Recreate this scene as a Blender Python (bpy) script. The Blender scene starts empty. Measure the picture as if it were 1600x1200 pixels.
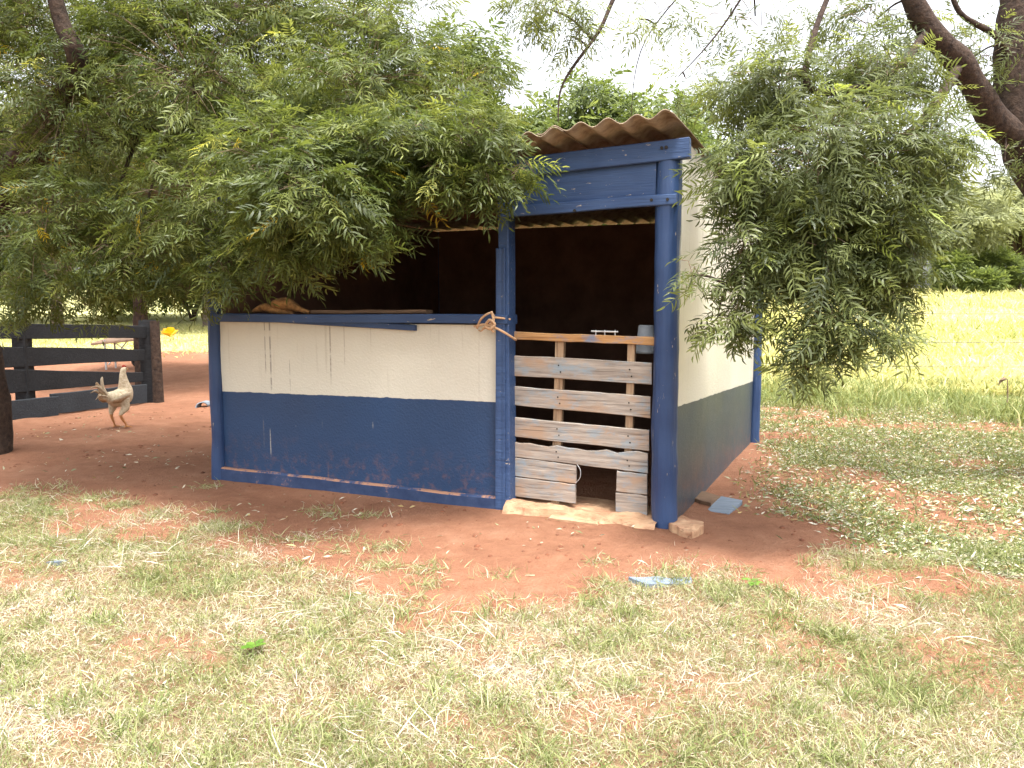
import bpy, bmesh, math, random
import numpy as np
from mathutils import Vector, Matrix, noise as mnoise

random.seed(11)
rng = np.random.default_rng(11)
scene = bpy.context.scene
COL = scene.collection

# ------------------------------------------------------------------ camera
F = 1210.0                       # focal length in photo pixels (1600 x 1200)
PITCH = math.atan(128.0 / F)     # horizon at photo row 472
CAM_H = 1.6
cam_data = bpy.data.cameras.new('camera')
cam_data.sensor_fit = 'HORIZONTAL'
cam_data.sensor_width = 36.0
cam_data.lens = 36.0 * F / 1600.0
cam_data.clip_start = 0.05
cam_data.clip_end = 2000.0
cam = bpy.data.objects.new('camera', cam_data)
cam.location = (0, 0, CAM_H)
cam.rotation_euler = (math.pi / 2 - PITCH, 0, 0)
COL.objects.link(cam)
scene.camera = cam

# ------------------------------------------------------------------ sky, sun, exposure
SUN_EL, SUN_AZ = math.radians(73), math.radians(150)     # azimuth from +Y towards +X
world = bpy.data.worlds.new('World')
scene.world = world
world.use_nodes = True
wn, wl = world.node_tree.nodes, world.node_tree.links
wn.clear()
w_out = wn.new('ShaderNodeOutputWorld')
w_bg = wn.new('ShaderNodeBackground')
w_sky = wn.new('ShaderNodeTexSky')
w_sky.sky_type = 'NISHITA'
w_sky.sun_disc = False
w_sky.sun_elevation = SUN_EL
w_sky.sun_rotation = SUN_AZ
w_sky.altitude = 300
w_sky.air_density = 1.0
w_sky.dust_density = 7.0
w_sky.ozone_density = 1.0
w_hs = wn.new('ShaderNodeHueSaturation')                 # thin white cloud: a paler sky
w_hs.inputs['Saturation'].default_value = 0.22
w_hs.inputs['Value'].default_value = 1.0
wl.new(w_sky.outputs[0], w_hs.inputs['Color'])
wl.new(w_hs.outputs[0], w_bg.inputs['Color'])
w_bg.inputs['Strength'].default_value = 0.15
wl.new(w_bg.outputs[0], w_out.inputs['Surface'])

sun_data = bpy.data.lights.new('sun', 'SUN')
sun_data.energy = 1.7
sun_data.angle = math.radians(10.0)
sun_data.color = (1.0, 0.965, 0.91)
sun = bpy.data.objects.new('sun', sun_data)
sdir = Vector((math.sin(SUN_AZ) * math.cos(SUN_EL), math.cos(SUN_AZ) * math.cos(SUN_EL), math.sin(SUN_EL)))
sun.rotation_euler = (-sdir).to_track_quat('-Z', 'Y').to_euler()
sun.location = (0, 0, 30)
COL.objects.link(sun)

vs = scene.view_settings
vs.view_transform = 'Standard'
vs.look = 'None'
vs.gamma = 1.0
vs.use_curve_mapping = False
vs.exposure = 1.97
cy = scene.cycles
cy.max_bounces, cy.diffuse_bounces, cy.glossy_bounces, cy.transmission_bounces, cy.transparent_max_bounces = 5, 3, 2, 3, 4

# ------------------------------------------------------------------ pixel -> place
cP, sP = math.cos(PITCH), math.sin(PITCH)
def ray(px, py):
    u, v = (px - 800.0) / F, (600.0 - py) / F
    return Vector((u, cP + v * sP, -sP + v * cP))
def ground(px, py, z=0.0):
    d = ray(px, py); t = (z - CAM_H) / d.z
    return Vector((d.x * t, d.y * t, z))
def at(px, py, Y):
    d = ray(px, py); t = Y / d.y
    return Vector((d.x * t, Y, CAM_H + d.z * t))
def on_plane(px, py, p0, n):
    d = ray(px, py); c = Vector((0, 0, CAM_H))
    t = (p0 - c).dot(n) / d.dot(n)
    return c + d * t

# ------------------------------------------------------------------ value noise in numpy
_perm = np.random.default_rng(5).random((256, 256))
def vnoise(x, y, s=1.0):
    x = np.asarray(x, float) * s + 1000.0; y = np.asarray(y, float) * s + 1000.0
    xi, yi = np.floor(x).astype(int), np.floor(y).astype(int)
    fx, fy = x - xi, y - yi
    fx, fy = fx * fx * (3 - 2 * fx), fy * fy * (3 - 2 * fy)
    a, b = _perm[xi & 255, yi & 255], _perm[(xi + 1) & 255, yi & 255]
    c, d = _perm[xi & 255, (yi + 1) & 255], _perm[(xi + 1) & 255, (yi + 1) & 255]
    return (a * (1 - fx) + b * fx) * (1 - fy) + (c * (1 - fx) + d * fx) * fy
def fbm(x, y, s=1.0, o=4):
    r, a, t = 0, 1.0, 0
    for i in range(o):
        r = r + a * vnoise(x, y, s * 2 ** i); t += a; a *= 0.5
    return r / t
def sstep(a, b, x):
    t = np.clip((np.asarray(x, float) - a) / (b - a), 0, 1)
    return t * t * (3 - 2 * t)

# ------------------------------------------------------------------ materials
MATS = {}
def new_mat(name):
    m = bpy.data.materials.new(name); m.use_nodes = True
    m.node_tree.nodes.clear(); MATS[name] = m
    return m, m.node_tree.nodes, m.node_tree.links
def N(nodes, kind, **kw):
    n = nodes.new(kind)
    for k, v in kw.items():
        if k in n.inputs: n.inputs[k].default_value = v
        else: setattr(n, k, v)
    return n
def ramp(nodes, stops):
    r = nodes.new('ShaderNodeValToRGB')
    cr = r.color_ramp
    while len(cr.elements) < len(stops): cr.elements.new(0.5)
    for e, (p, c) in zip(cr.elements, stops):
        e.position = p; e.color = (*c, 1) if len(c) == 3 else c
    return r
def mixc(nodes, links, fac, a, b):
    m = nodes.new('ShaderNodeMix'); m.data_type = 'RGBA'
    for i, v in ((0, fac), (6, a), (7, b)):
        if isinstance(v, (int, float)): m.inputs[i].default_value = v
        elif isinstance(v, tuple): m.inputs[i].default_value = (*v, 1)
        else: links.new(v, m.inputs[i])
    return m.outputs[2]
def math_n(nodes, links, op, a, b=0.0, clamp=False):
    m = nodes.new('ShaderNodeMath'); m.operation = op; m.use_clamp = clamp
    for i, v in ((0, a), (1, b)):
        if isinstance(v, (int, float)): m.inputs[i].default_value = v
        else: links.new(v, m.inputs[i])
    return m.outputs[0]
def coords(nodes, links, scale=(1, 1, 1), rot=(0, 0, 0)):
    g = nodes.new('ShaderNodeNewGeometry')
    mp = nodes.new('ShaderNodeMapping'); mp.vector_type = 'TEXTURE' if False else 'POINT'
    # rotate first, then scale
    r = nodes.new('ShaderNodeVectorRotate'); r.rotation_type = 'EULER_XYZ'
    r.inputs['Rotation'].default_value = rot
    links.new(g.outputs['Position'], r.inputs['Vector'])
    mp.inputs['Scale'].default_value = scale
    links.new(r.outputs[0], mp.inputs['Vector'])
    return mp.outputs[0]
def noise_n(nodes, links, vec, scale, detail=4, rough=0.55):
    n = N(nodes, 'ShaderNodeTexNoise', Scale=scale, Detail=detail, Roughness=rough)
    links.new(vec, n.inputs['Vector'])
    return n.outputs['Fac']
def finish(m, nodes, links, color, rough=0.8, bump=None, bump_d=0.01, bump_s=0.5, spec=0.5, translucent=None):
    p = nodes.new('ShaderNodeBsdfPrincipled')
    if isinstance(color, tuple): p.inputs['Base Color'].default_value = (*color, 1)
    else: links.new(color, p.inputs['Base Color'])
    if isinstance(rough, (int, float)): p.inputs['Roughness'].default_value = rough
    else: links.new(rough, p.inputs['Roughness'])
    p.inputs['Specular IOR Level'].default_value = spec
    if bump is not None:
        b = nodes.new('ShaderNodeBump'); b.inputs['Distance'].default_value = bump_d
        b.inputs['Strength'].default_value = bump_s
        links.new(bump, b.inputs['Height']); links.new(b.outputs[0], p.inputs['Normal'])
    o = nodes.new('ShaderNodeOutputMaterial')
    sh = p.outputs[0]
    if translucent:
        t = nodes.new('ShaderNodeBsdfTranslucent'); links.new(translucent[1], t.inputs['Color'])
        mx = nodes.new('ShaderNodeMixShader'); mx.inputs[0].default_value = translucent[0]
        links.new(sh, mx.inputs[1]); links.new(t.outputs[0], mx.inputs[2]); sh = mx.outputs[0]
    links.new(sh, o.inputs['Surface'])
    return p
def attr(nodes, name):
    a = nodes.new('ShaderNodeAttribute'); a.attribute_name = name
    return a.outputs['Fac']

FACADE_ROT = math.radians(21.6)

def wood_mat(name, c1, c2, stain=None, stain_lo=0.55, rot=(0, 0, FACADE_ROT), scale=(3, 40, 40), rough=0.85, third=None):
    m, n, l = new_mat(name)
    v = coords(n, l, scale, rot)
    g = noise_n(n, l, v, 1.0, 6, 0.65)
    r = ramp(n, [(0.3, c1), (0.72, c2)]); l.new(g, r.inputs[0])
    col = r.outputs[0]
    v2 = coords(n, l, (1.6, 3, 3), rot)
    if third:
        f = noise_n(n, l, v2, 2.3, 3)
        rr = ramp(n, [(0.52, (0, 0, 0)), (0.66, (1, 1, 1))]); l.new(f, rr.inputs[0])
        col = mixc(n, l, rr.outputs[0], col, third)
    if stain:
        f2 = noise_n(n, l, coords(n, l, (2.6, 4, 5), rot), 1.9, 5, 0.7)
        rr2 = ramp(n, [(stain_lo, (0, 0, 0)), (stain_lo + 0.16, (0.8, 0.8, 0.8))]); l.new(f2, rr2.inputs[0])
        col = mixc(n, l, rr2.outputs[0], col, stain)
    # fine dark cracks along the grain
    ck = noise_n(n, l, coords(n, l, (2.0, 90, 90), rot), 1.0, 3)
    cr = ramp(n, [(0.33, (1, 1, 1)), (0.40, (0, 0, 0))]); l.new(ck, cr.inputs[0])
    col = mixc(n, l, math_n(n, l, 'MULTIPLY', cr.outputs[0], 0.55), col, (0.05, 0.035, 0.025))
    finish(m, n, l, col, rough, g, 0.006, 0.7, 0.25)
    return m

def paint_mat(name, c1, c2, wear=(0.42, 0.36, 0.28), wear_lo=0.72, rot=(0, 0, FACADE_ROT), scale=(3, 45, 45), rough=0.42):
    m, n, l = new_mat(name)
    v = coords(n, l, scale, rot)
    g = noise_n(n, l, v, 1.0, 5, 0.6)
    big = noise_n(n, l, coords(n, l), 2.1, 4)
    r = ramp(n, [(0.3, c1), (0.7, c2)]); l.new(big, r.inputs[0])
    col = r.outputs[0]
    w = noise_n(n, l, coords(n, l, (7, 26, 26), rot), 1.3, 6, 0.7)
    wr = ramp(n, [(wear_lo, (0, 0, 0)), (wear_lo + 0.03, (1, 1, 1))]); l.new(w, wr.inputs[0])
    col = mixc(n, l, wr.outputs[0], col, wear)
    rr = ramp(n, [(0.3, (rough,) * 3), (0.7, (min(1, rough + 0.3),) * 3)]); l.new(g, rr.inputs[0])
    finish(m, n, l, col, rr.outputs[0], g, 0.012, 0.7, 0.4)
    return m

BLUE1, BLUE2 = (0.017, 0.040, 0.112), (0.036, 0.074, 0.175)
paint_mat('blue_paint_wood', (0.022, 0.050, 0.130), (0.042, 0.084, 0.19), wear_lo=0.645)
paint_mat('blue_paint_post', BLUE1, BLUE2, rot=(0, math.pi / 2, 0), scale=(3, 30, 30), wear_lo=0.66, rough=0.32)
paint_mat('dark_fence_paint', (0.005, 0.0055, 0.007), (0.010, 0.0115, 0.014), wear=(0.06, 0.05, 0.05), wear_lo=0.70, rough=0.6)
paint_mat('slate_fence_paint', (0.015, 0.019, 0.024), (0.027, 0.033, 0.040), wear=(0.12, 0.1, 0.09), wear_lo=0.68, rough=0.6)
wood_mat('pallet_wood', (0.20, 0.165, 0.14), (0.46, 0.40, 0.34), stain=(0.22, 0.29, 0.34), stain_lo=0.50, third=(0.36, 0.25, 0.175))
wood_mat('pallet_wood_pale', (0.24, 0.15, 0.09), (0.48, 0.34, 0.22), rot=(0, math.pi / 2, 0))
wood_mat('rail_wood', (0.30, 0.15, 0.06), (0.56, 0.33, 0.15), stain=(0.12, 0.20, 0.32), stain_lo=0.52)
wood_mat('old_wood', (0.10, 0.06, 0.04), (0.24, 0.15, 0.09))
wood_mat('blue_scrap', (0.12, 0.155, 0.20), (0.23, 0.27, 0.325), stain=(0.3, 0.25, 0.2), stain_lo=0.62)
wood_mat('sandy_slab', (0.30, 0.155, 0.085), (0.54, 0.36, 0.22), stain=(0.29, 0.135, 0.078), stain_lo=0.48, scale=(4, 8, 8))
wood_mat('tan_board', (0.32, 0.2, 0.13), (0.5, 0.34, 0.24))

def wall_mat(name, upper, lower, rough=0.5, drips=()):
    m, n, l = new_mat(name)
    band, u, hz = attr(n, 'band'), attr(n, 'u'), attr(n, 'hz')
    v = coords(n, l)
    nz = noise_n(n, l, v, 9.0, 4)
    edge = math_n(n, l, 'ADD', band, math_n(n, l, 'MULTIPLY', math_n(n, l, 'SUBTRACT', nz, 0.5), 0.022))
    f = math_n(n, l, 'MULTIPLY', edge, 400.0, True)
    big = noise_n(n, l, v, 1.3, 5)
    up = mixc(n, l, big, tuple(c * 0.80 for c in upper), tuple(min(0.8, c * 1.06) for c in upper))
    lo = mixc(n, l, big, lower, tuple(c * 1.75 for c in lower))
    col = mixc(n, l, f, lo, up)
    # grime running down below the rail: vertical streaks
    st = noise_n(n, l, coords(n, l, (26, 26, 1.1), (0, 0, FACADE_ROT)), 1.0, 4, 0.6)
    sr = ramp(n, [(0.60, (0, 0, 0)), (0.74, (1, 1, 1))]); l.new(st, sr.inputs[0])
    topm = math_n(n, l, 'MULTIPLY', math_n(n, l, 'SUBTRACT', hz, 0.75), 0.9, True)
    col = mixc(n, l, math_n(n, l, 'MULTIPLY', sr.outputs[0], topm), col, (0.30, 0.25, 0.17))
    for (u0, w, h_lo, h_hi, c, k) in drips:
        d = math_n(n, l, 'ABSOLUTE', math_n(n, l, 'SUBTRACT', math_n(n, l, 'ADD', u, math_n(n, l, 'MULTIPLY', math_n(n, l, 'SUBTRACT', nz, 0.5), 0.006)), u0))
        a = math_n(n, l, 'SUBTRACT', 1.0, math_n(n, l, 'DIVIDE', d, w), True)
        a = math_n(n, l, 'MULTIPLY', a, math_n(n, l, 'MULTIPLY', math_n(n, l, 'SUBTRACT', hz, h_lo), 12.0, True))
        a = math_n(n, l, 'MULTIPLY', a, math_n(n, l, 'MULTIPLY', math_n(n, l, 'SUBTRACT', h_hi, hz), 30.0, True))
        brk = noise_n(n, l, coords(n, l, (1, 1, 14)), 1.0, 3)
        br = ramp(n, [(0.38, (0.15,) * 3), (0.52, (1, 1, 1))]); l.new(brk, br.inputs[0])
        col = mixc(n, l, math_n(n, l, 'MULTIPLY', math_n(n, l, 'MULTIPLY', a, k), br.outputs[0]), col, c)
    # soil splashed on the foot
    foot = math_n(n, l, 'SUBTRACT', 1.0, math_n(n, l, 'DIVIDE', hz, 0.48), True)
    sp = noise_n(n, l, v, 11.0, 6, 0.75)
    spr = ramp(n, [(0.50, (0, 0, 0)), (0.66, (1, 1, 1))]); l.new(sp, spr.inputs[0])
    col = mixc(n, l, math_n(n, l, 'MULTIPLY', math_n(n, l, 'MULTIPLY', foot, spr.outputs[0]), 0.5), col, (0.26, 0.12, 0.07))
    # chips
    ch = noise_n(n, l, coords(n, l, (26, 26, 8)), 1.0, 3)
    chr_ = ramp(n, [(0.755, (0, 0, 0)), (0.77, (1, 1, 1))]); l.new(ch, chr_.inputs[0])
    col = mixc(n, l, math_n(n, l, 'MULTIPLY', chr_.outputs[0], 0.5), col, (0.45, 0.42, 0.36))
    bmp = math_n(n, l, 'ADD', noise_n(n, l, v, 55.0, 4), math_n(n, l, 'MULTIPLY', big, 3.0))
    rg = ramp(n, [(0.3, (rough,) * 3), (0.7, (rough + 0.22,) * 3)]); l.new(big, rg.inputs[0])
    finish(m, n, l, col, rg.outputs[0], bmp, 0.006, 0.7, 0.4)
    return m
CREAM = (0.70, 0.67, 0.565)
wall_mat('front_wall_paint', CREAM, (0.015, 0.038, 0.092), 0.45, drips=[
    (0.60, 0.012, 0.80, 1.45, (0.05, 0.04, 0.03), 0.7), (0.545, 0.007, 0.95, 1.45, (0.16, 0.13, 0.09), 0.8),
    (0.80, 0.005, 0.80, 1.12, (0.12, 0.1, 0.07), 0.7), (1.22, 0.010, 0.90, 1.42, (0.17, 0.14, 0.09), 0.8),
    (1.36, 0.006, 1.05, 1.42, (0.25, 0.2, 0.14), 0.6), (0.57, 0.008, 0.22, 0.50, (0.5, 0.48, 0.42), 0.8),
    (1.12, 0.006, 0.53, 0.62, (0.4, 0.38, 0.34), 0.7), (1.62, 0.008, 0.55, 0.62, (0.6, 0.57, 0.5), 0.9),
    (0.50, 0.010, 0.3, 0.62, (0.10, 0.11, 0.14), 0.8), (1.17, 0.014, 0.05, 0.22, (0.28, 0.14, 0.08), 0.8)])
wall_mat('side_wall_paint', (0.70, 0.67, 0.57), (0.034, 0.046, 0.058), 0.30)

def simple(name, c1, c2, scale=6.0, rough=0.8, bump=0.004, spec=0.3):
    m, n, l = new_mat(name)
    v = coords(n, l)
    a = noise_n(n, l, v, scale, 6, 0.65)
    r = ramp(n, [(0.3, c1), (0.7, c2)]); l.new(a, r.inputs[0])
    finish(m, n, l, r.outputs[0], rough, a, bump, 0.6, spec)
    return m
simple('dark_plaster', (0.085, 0.045, 0.030), (0.17, 0.092, 0.062), 3.0, 0.95)
simple('fibre_cement', (0.16, 0.105, 0.07), (0.42, 0.34, 0.25), 9.0, 0.9)
simple('red_brick', (0.30, 0.11, 0.055), (0.46, 0.20, 0.10), 14.0, 0.9)
m, n, l = new_mat('skirting_paint')
v = coords(n, l)
a_ = noise_n(n, l, v, 9.0, 6, 0.65); b_ = noise_n(n, l, v, 3.2, 6, 0.75)
r_ = ramp(n, [(0.3, (0.019, 0.038, 0.098)), (0.7, (0.045, 0.07, 0.145))]); l.new(a_, r_.inputs[0])
gm = n.new('ShaderNodeNewGeometry'); sp_ = n.new('ShaderNodeSeparateXYZ'); l.new(gm.outputs['Normal'], sp_.inputs[0])
upf = math_n(n, l, 'MULTIPLY', math_n(n, l, 'SUBTRACT', sp_.outputs[2], 0.25), 4.0, True)
w_ = ramp(n, [(0.46, (0, 0, 0)), (0.54, (1, 1, 1))]); l.new(b_, w_.inputs[0])
low = ramp(n, [(0.60, (0, 0, 0)), (0.70, (0.8, 0.8, 0.8))]); l.new(a_, low.inputs[0])
wear_ = math_n(n, l, 'MAXIMUM', math_n(n, l, 'MULTIPLY', upf, w_.outputs[0]), math_n(n, l, 'MULTIPLY', low.outputs[0], w_.outputs[0]))
finish(m, n, l, mixc(n, l, wear_, r_.outputs[0], (0.36, 0.19, 0.12)), 0.65, a_, 0.012, 0.7, 0.3)
simple('rope_fibre', (0.42, 0.24, 0.13), (0.62, 0.42, 0.26), 60.0, 0.95)
simple('husk', (0.10, 0.05, 0.02), (0.42, 0.22, 0.08), 18.0, 0.9, 0.01)
simple('steel', (0.35, 0.35, 0.36), (0.6, 0.6, 0.6), 20.0, 0.4, 0.001, 0.6)
simple('bucket_plastic', (0.16, 0.18, 0.20), (0.26, 0.28, 0.30), 9.0, 0.5, 0.001)
simple('grey_tile', (0.10, 0.12, 0.14), (0.22, 0.25, 0.29), 14.0, 0.7)
simple('wire', (0.05, 0.048, 0.045), (0.12, 0.11, 0.10), 9.0, 0.6, 0.0005, 0.5)
simple('rubber', (0.015, 0.014, 0.013), (0.04, 0.035, 0.03), 9.0, 0.85)
simple('bark', (0.016, 0.010, 0.008), (0.075, 0.048, 0.034), 22.0, 0.95, 0.05)
simple('bark_grey', (0.09, 0.07, 0.055), (0.22, 0.17, 0.13), 16.0, 0.95, 0.03)
simple('twig', (0.10, 0.07, 0.045), (0.24, 0.17, 0.11), 30.0, 0.9, 0.002)
simple('soil_clod', (0.09, 0.035, 0.02), (0.22, 0.085, 0.045), 12.0, 0.95, 0.01)
simple('stone', (0.12, 0.10, 0.09), (0.26, 0.22, 0.19), 12.0, 0.9, 0.01)
simple('comb_red', (0.25, 0.03, 0.02), (0.4, 0.05, 0.03), 30, 0.6, 0.001)
simple('beak_horn', (0.35, 0.2, 0.06), (0.5, 0.3, 0.1), 30, 0.5, 0.001)
simple('eye_dark', (0.01, 0.008, 0.006), (0.02, 0.012, 0.01), 30, 0.15, 0.0)
simple('feather_cream', (0.38, 0.29, 0.19), (0.62, 0.53, 0.40), 22, 0.9, 0.006)
simple('feather_buff', (0.36, 0.24, 0.14), (0.62, 0.48, 0.32), 22, 0.9, 0.004)

def leaf_mat(name, stops, tr=0.40, rough=0.46, tcol=None, spec=0.32):
    m, n, l = new_mat(name)
    r = ramp(n, stops); l.new(attr(n, 'tone'), r.inputs[0])
    t = n.new('ShaderNodeHueSaturation'); t.inputs['Value'].default_value = 1.7; t.inputs['Saturation'].default_value = 1.1
    t.inputs['Hue'].default_value = 0.488
    l.new(r.outputs[0], t.inputs['Color'])
    finish(m, n, l, r.outputs[0], rough, None, spec=spec, translucent=(tr, t.outputs[0]))
    return m
leaf_mat('neem_leaf', [(0.0, (0.038, 0.056, 0.014)), (0.45, (0.092, 0.118, 0.028)), (0.8, (0.18, 0.205, 0.055)), (0.965, (0.26, 0.30, 0.075)), (0.985, (0.46, 0.36, 0.05))])
leaf_mat('neem_leaf_dark', [(0.0, (0.042, 0.058, 0.022)), (0.5, (0.10, 0.122, 0.040)), (0.85, (0.165, 0.19, 0.055)), (0.98, (0.27, 0.33, 0.07))])
leaf_mat('back_leaf', [(0.0, (0.06, 0.085, 0.025)), (0.5, (0.11, 0.145, 0.04)), (1.0, (0.20, 0.24, 0.07))], tr=0.4, rough=0.6)
leaf_mat('hazed_far_leaf', [(0.0, (0.15, 0.165, 0.09)), (0.5, (0.23, 0.25, 0.13)), (1.0, (0.32, 0.34, 0.17))], tr=0.45, rough=0.7)  # distance haze put into the colour: far leaves paler than real foliage
leaf_mat('grass_blade', [(0.0, (0.13, 0.165, 0.055)), (0.3, (0.24, 0.27, 0.095)), (0.55, (0.34, 0.325, 0.175)), (0.8, (0.47, 0.425, 0.30)), (1.0, (0.66, 0.61, 0.51))], tr=0.25, rough=0.6, spec=0.3)
leaf_mat('green_grass', [(0.0, (0.09, 0.12, 0.035)), (0.5, (0.18, 0.215, 0.07)), (0.85, (0.30, 0.31, 0.12)), (1.0, (0.42, 0.36, 0.18))], tr=0.3, rough=0.6, spec=0.3)
leaf_mat('litter_leaf', [(0.0, (0.11, 0.135, 0.06)), (0.35, (0.20, 0.23, 0.11)), (0.55, (0.38, 0.38, 0.27)), (0.8, (0.56, 0.53, 0.43)), (0.93, (0.40, 0.30, 0.13)), (1.0, (0.55, 0.42, 0.16))], tr=0.1, rough=0.5)
leaf_mat('field_grass', [(0.0, (0.24, 0.27, 0.085)), (0.5, (0.44, 0.43, 0.17)), (1.0, (0.60, 0.55, 0.29))], tr=0.3, rough=0.7, spec=0.2)
leaf_mat('sprig_green', [(0.0, (0.08, 0.17, 0.02)), (1.0, (0.16, 0.27, 0.04))], tr=0.3)
leaf_mat('yellow_leaf', [(0.0, (0.5, 0.22, 0.02)), (1.0, (0.6, 0.4, 0.05))], tr=0.3)

# ground: red soil, thatch under the lawn, field grass, blended by vertex weights
m, n, l = new_mat('ground_soil')
v = coords(n, l)
s_big, s_mid, s_fine = noise_n(n, l, v, 0.9, 5), noise_n(n, l, v, 6.0, 6, 0.7), noise_n(n, l, v, 60.0, 4, 0.7)
r1 = ramp(n, [(0.25, (0.185, 0.080, 0.044)), (0.5, (0.31, 0.148, 0.086)), (0.75, (0.44, 0.238, 0.150))])
l.new(math_n(n, l, 'ADD', math_n(n, l, 'MULTIPLY', s_big, 0.5), math_n(n, l, 'MULTIPLY', s_mid, 0.5)), r1.inputs[0])
soil = mixc(n, l, math_n(n, l, 'MULTIPLY', s_fine, 0.45), r1.outputs[0], (0.12, 0.05, 0.03))
r2 = ramp(n, [(0.3, (0.14, 0.075, 0.042)), (0.55, (0.23, 0.15, 0.085)), (0.75, (0.34, 0.25, 0.155))]); l.new(s_mid, r2.inputs[0])
r3 = ramp(n, [(0.3, (0.34, 0.34, 0.13)), (0.55, (0.48, 0.46, 0.20)), (0.75, (0.58, 0.53, 0.28))])
l.new(math_n(n, l, 'ADD', math_n(n, l, 'MULTIPLY', s_mid, 0.6), math_n(n, l, 'MULTIPLY', s_big, 0.4)), r3.inputs[0])
fl = math_n(n, l, 'ADD', attr(n, 'lawn'), math_n(n, l, 'MULTIPLY', math_n(n, l, 'SUBTRACT', s_mid, 0.5), 0.9))
frl = ramp(n, [(0.40, (0, 0, 0)), (0.62, (1, 1, 1))]); l.new(fl, frl.inputs[0])
col = mixc(n, l, frl.outputs[0], soil, r2.outputs[0])
ff = math_n(n, l, 'ADD', attr(n, 'field'), math_n(n, l, 'MULTIPLY', math_n(n, l, 'SUBTRACT', s_mid, 0.5), 0.8))
frf = ramp(n, [(0.40, (0, 0, 0)), (0.62, (1, 1, 1))]); l.new(ff, frf.inputs[0])
col = mixc(n, l, frf.outputs[0], col, r3.outputs[0])
finish(m, n, l, col, 0.95, math_n(n, l, 'ADD', s_mid, math_n(n, l, 'MULTIPLY', s_fine, 0.45)), 0.05, 1.0, 0.15)

# rooster: cream feathers, orange shanks (by height on the bird)
m, n, l = new_mat('rooster_plumage')
tc = n.new('ShaderNodeTexCoord')
sx = n.new('ShaderNodeSeparateXYZ'); l.new(tc.outputs['Object'], sx.inputs[0])
fz = noise_n(n, l, tc.outputs['Object'], 38.0, 5, 0.7)
rc = ramp(n, [(0.3, (0.34, 0.25, 0.16)), (0.55, (0.54, 0.45, 0.32)), (0.75, (0.68, 0.60, 0.47))]); l.new(fz, rc.inputs[0])
leg = math_n(n, l, 'MULTIPLY', math_n(n, l, 'SUBTRACT', 0.185, sx.outputs[2]), 60.0, True)
col = mixc(n, l, leg, rc.outputs[0], (0.50, 0.24, 0.10))
finish(m, n, l, col, 0.9, fz, 0.012, 0.8, 0.2)

# ------------------------------------------------------------------ object helpers
def np_mesh(name, V, Fc, mat, attrs=None, smooth=False):
    """V (n,3), Fc (m,k) -> mesh with equal-size faces"""
    me = bpy.data.meshes.new(name)
    V = np.ascontiguousarray(V, dtype=np.float32); Fc = np.ascontiguousarray(Fc, dtype=np.int32)
    k = Fc.shape[1]
    me.vertices.add(len(V)); me.vertices.foreach_set('co', V.ravel())
    me.loops.add(Fc.size); me.loops.foreach_set('vertex_index', Fc.ravel())
    me.polygons.add(len(Fc)); me.polygons.foreach_set('loop_start', np.arange(0, Fc.size, k, dtype=np.int32))
    if smooth: me.polygons.foreach_set('use_smooth', np.ones(len(Fc), dtype=bool))
    for an, av in (attrs or {}).items():
        a = me.attributes.new(an, 'FLOAT', 'POINT'); a.data.foreach_set('value', np.ascontiguousarray(av, dtype=np.float32))
    me.update(calc_edges=True)
    if mat: me.materials.append(MATS[mat])
    return me
def link(name, me, parent=None, loc=None):
    o = bpy.data.objects.new(name, me); COL.objects.link(o)
    if parent: o.parent = parent
    if loc is not None: o.location = loc
    return o
def tag(o, label, cat, group=None):
    o['label'] = label; o['category'] = cat
    if group: o['group'] = group
    return o
def thing(name, label, cat, loc, group=None):
    o = bpy.data.objects.new(name, None); o.empty_display_size = 0.2
    COL.objects.link(o); o.location = loc
    return tag(o, label, cat, group)
def base_of(parent):
    b = Vector((0, 0, 0))
    while parent: b += Vector(parent.location); parent = parent.parent
    return b

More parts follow.
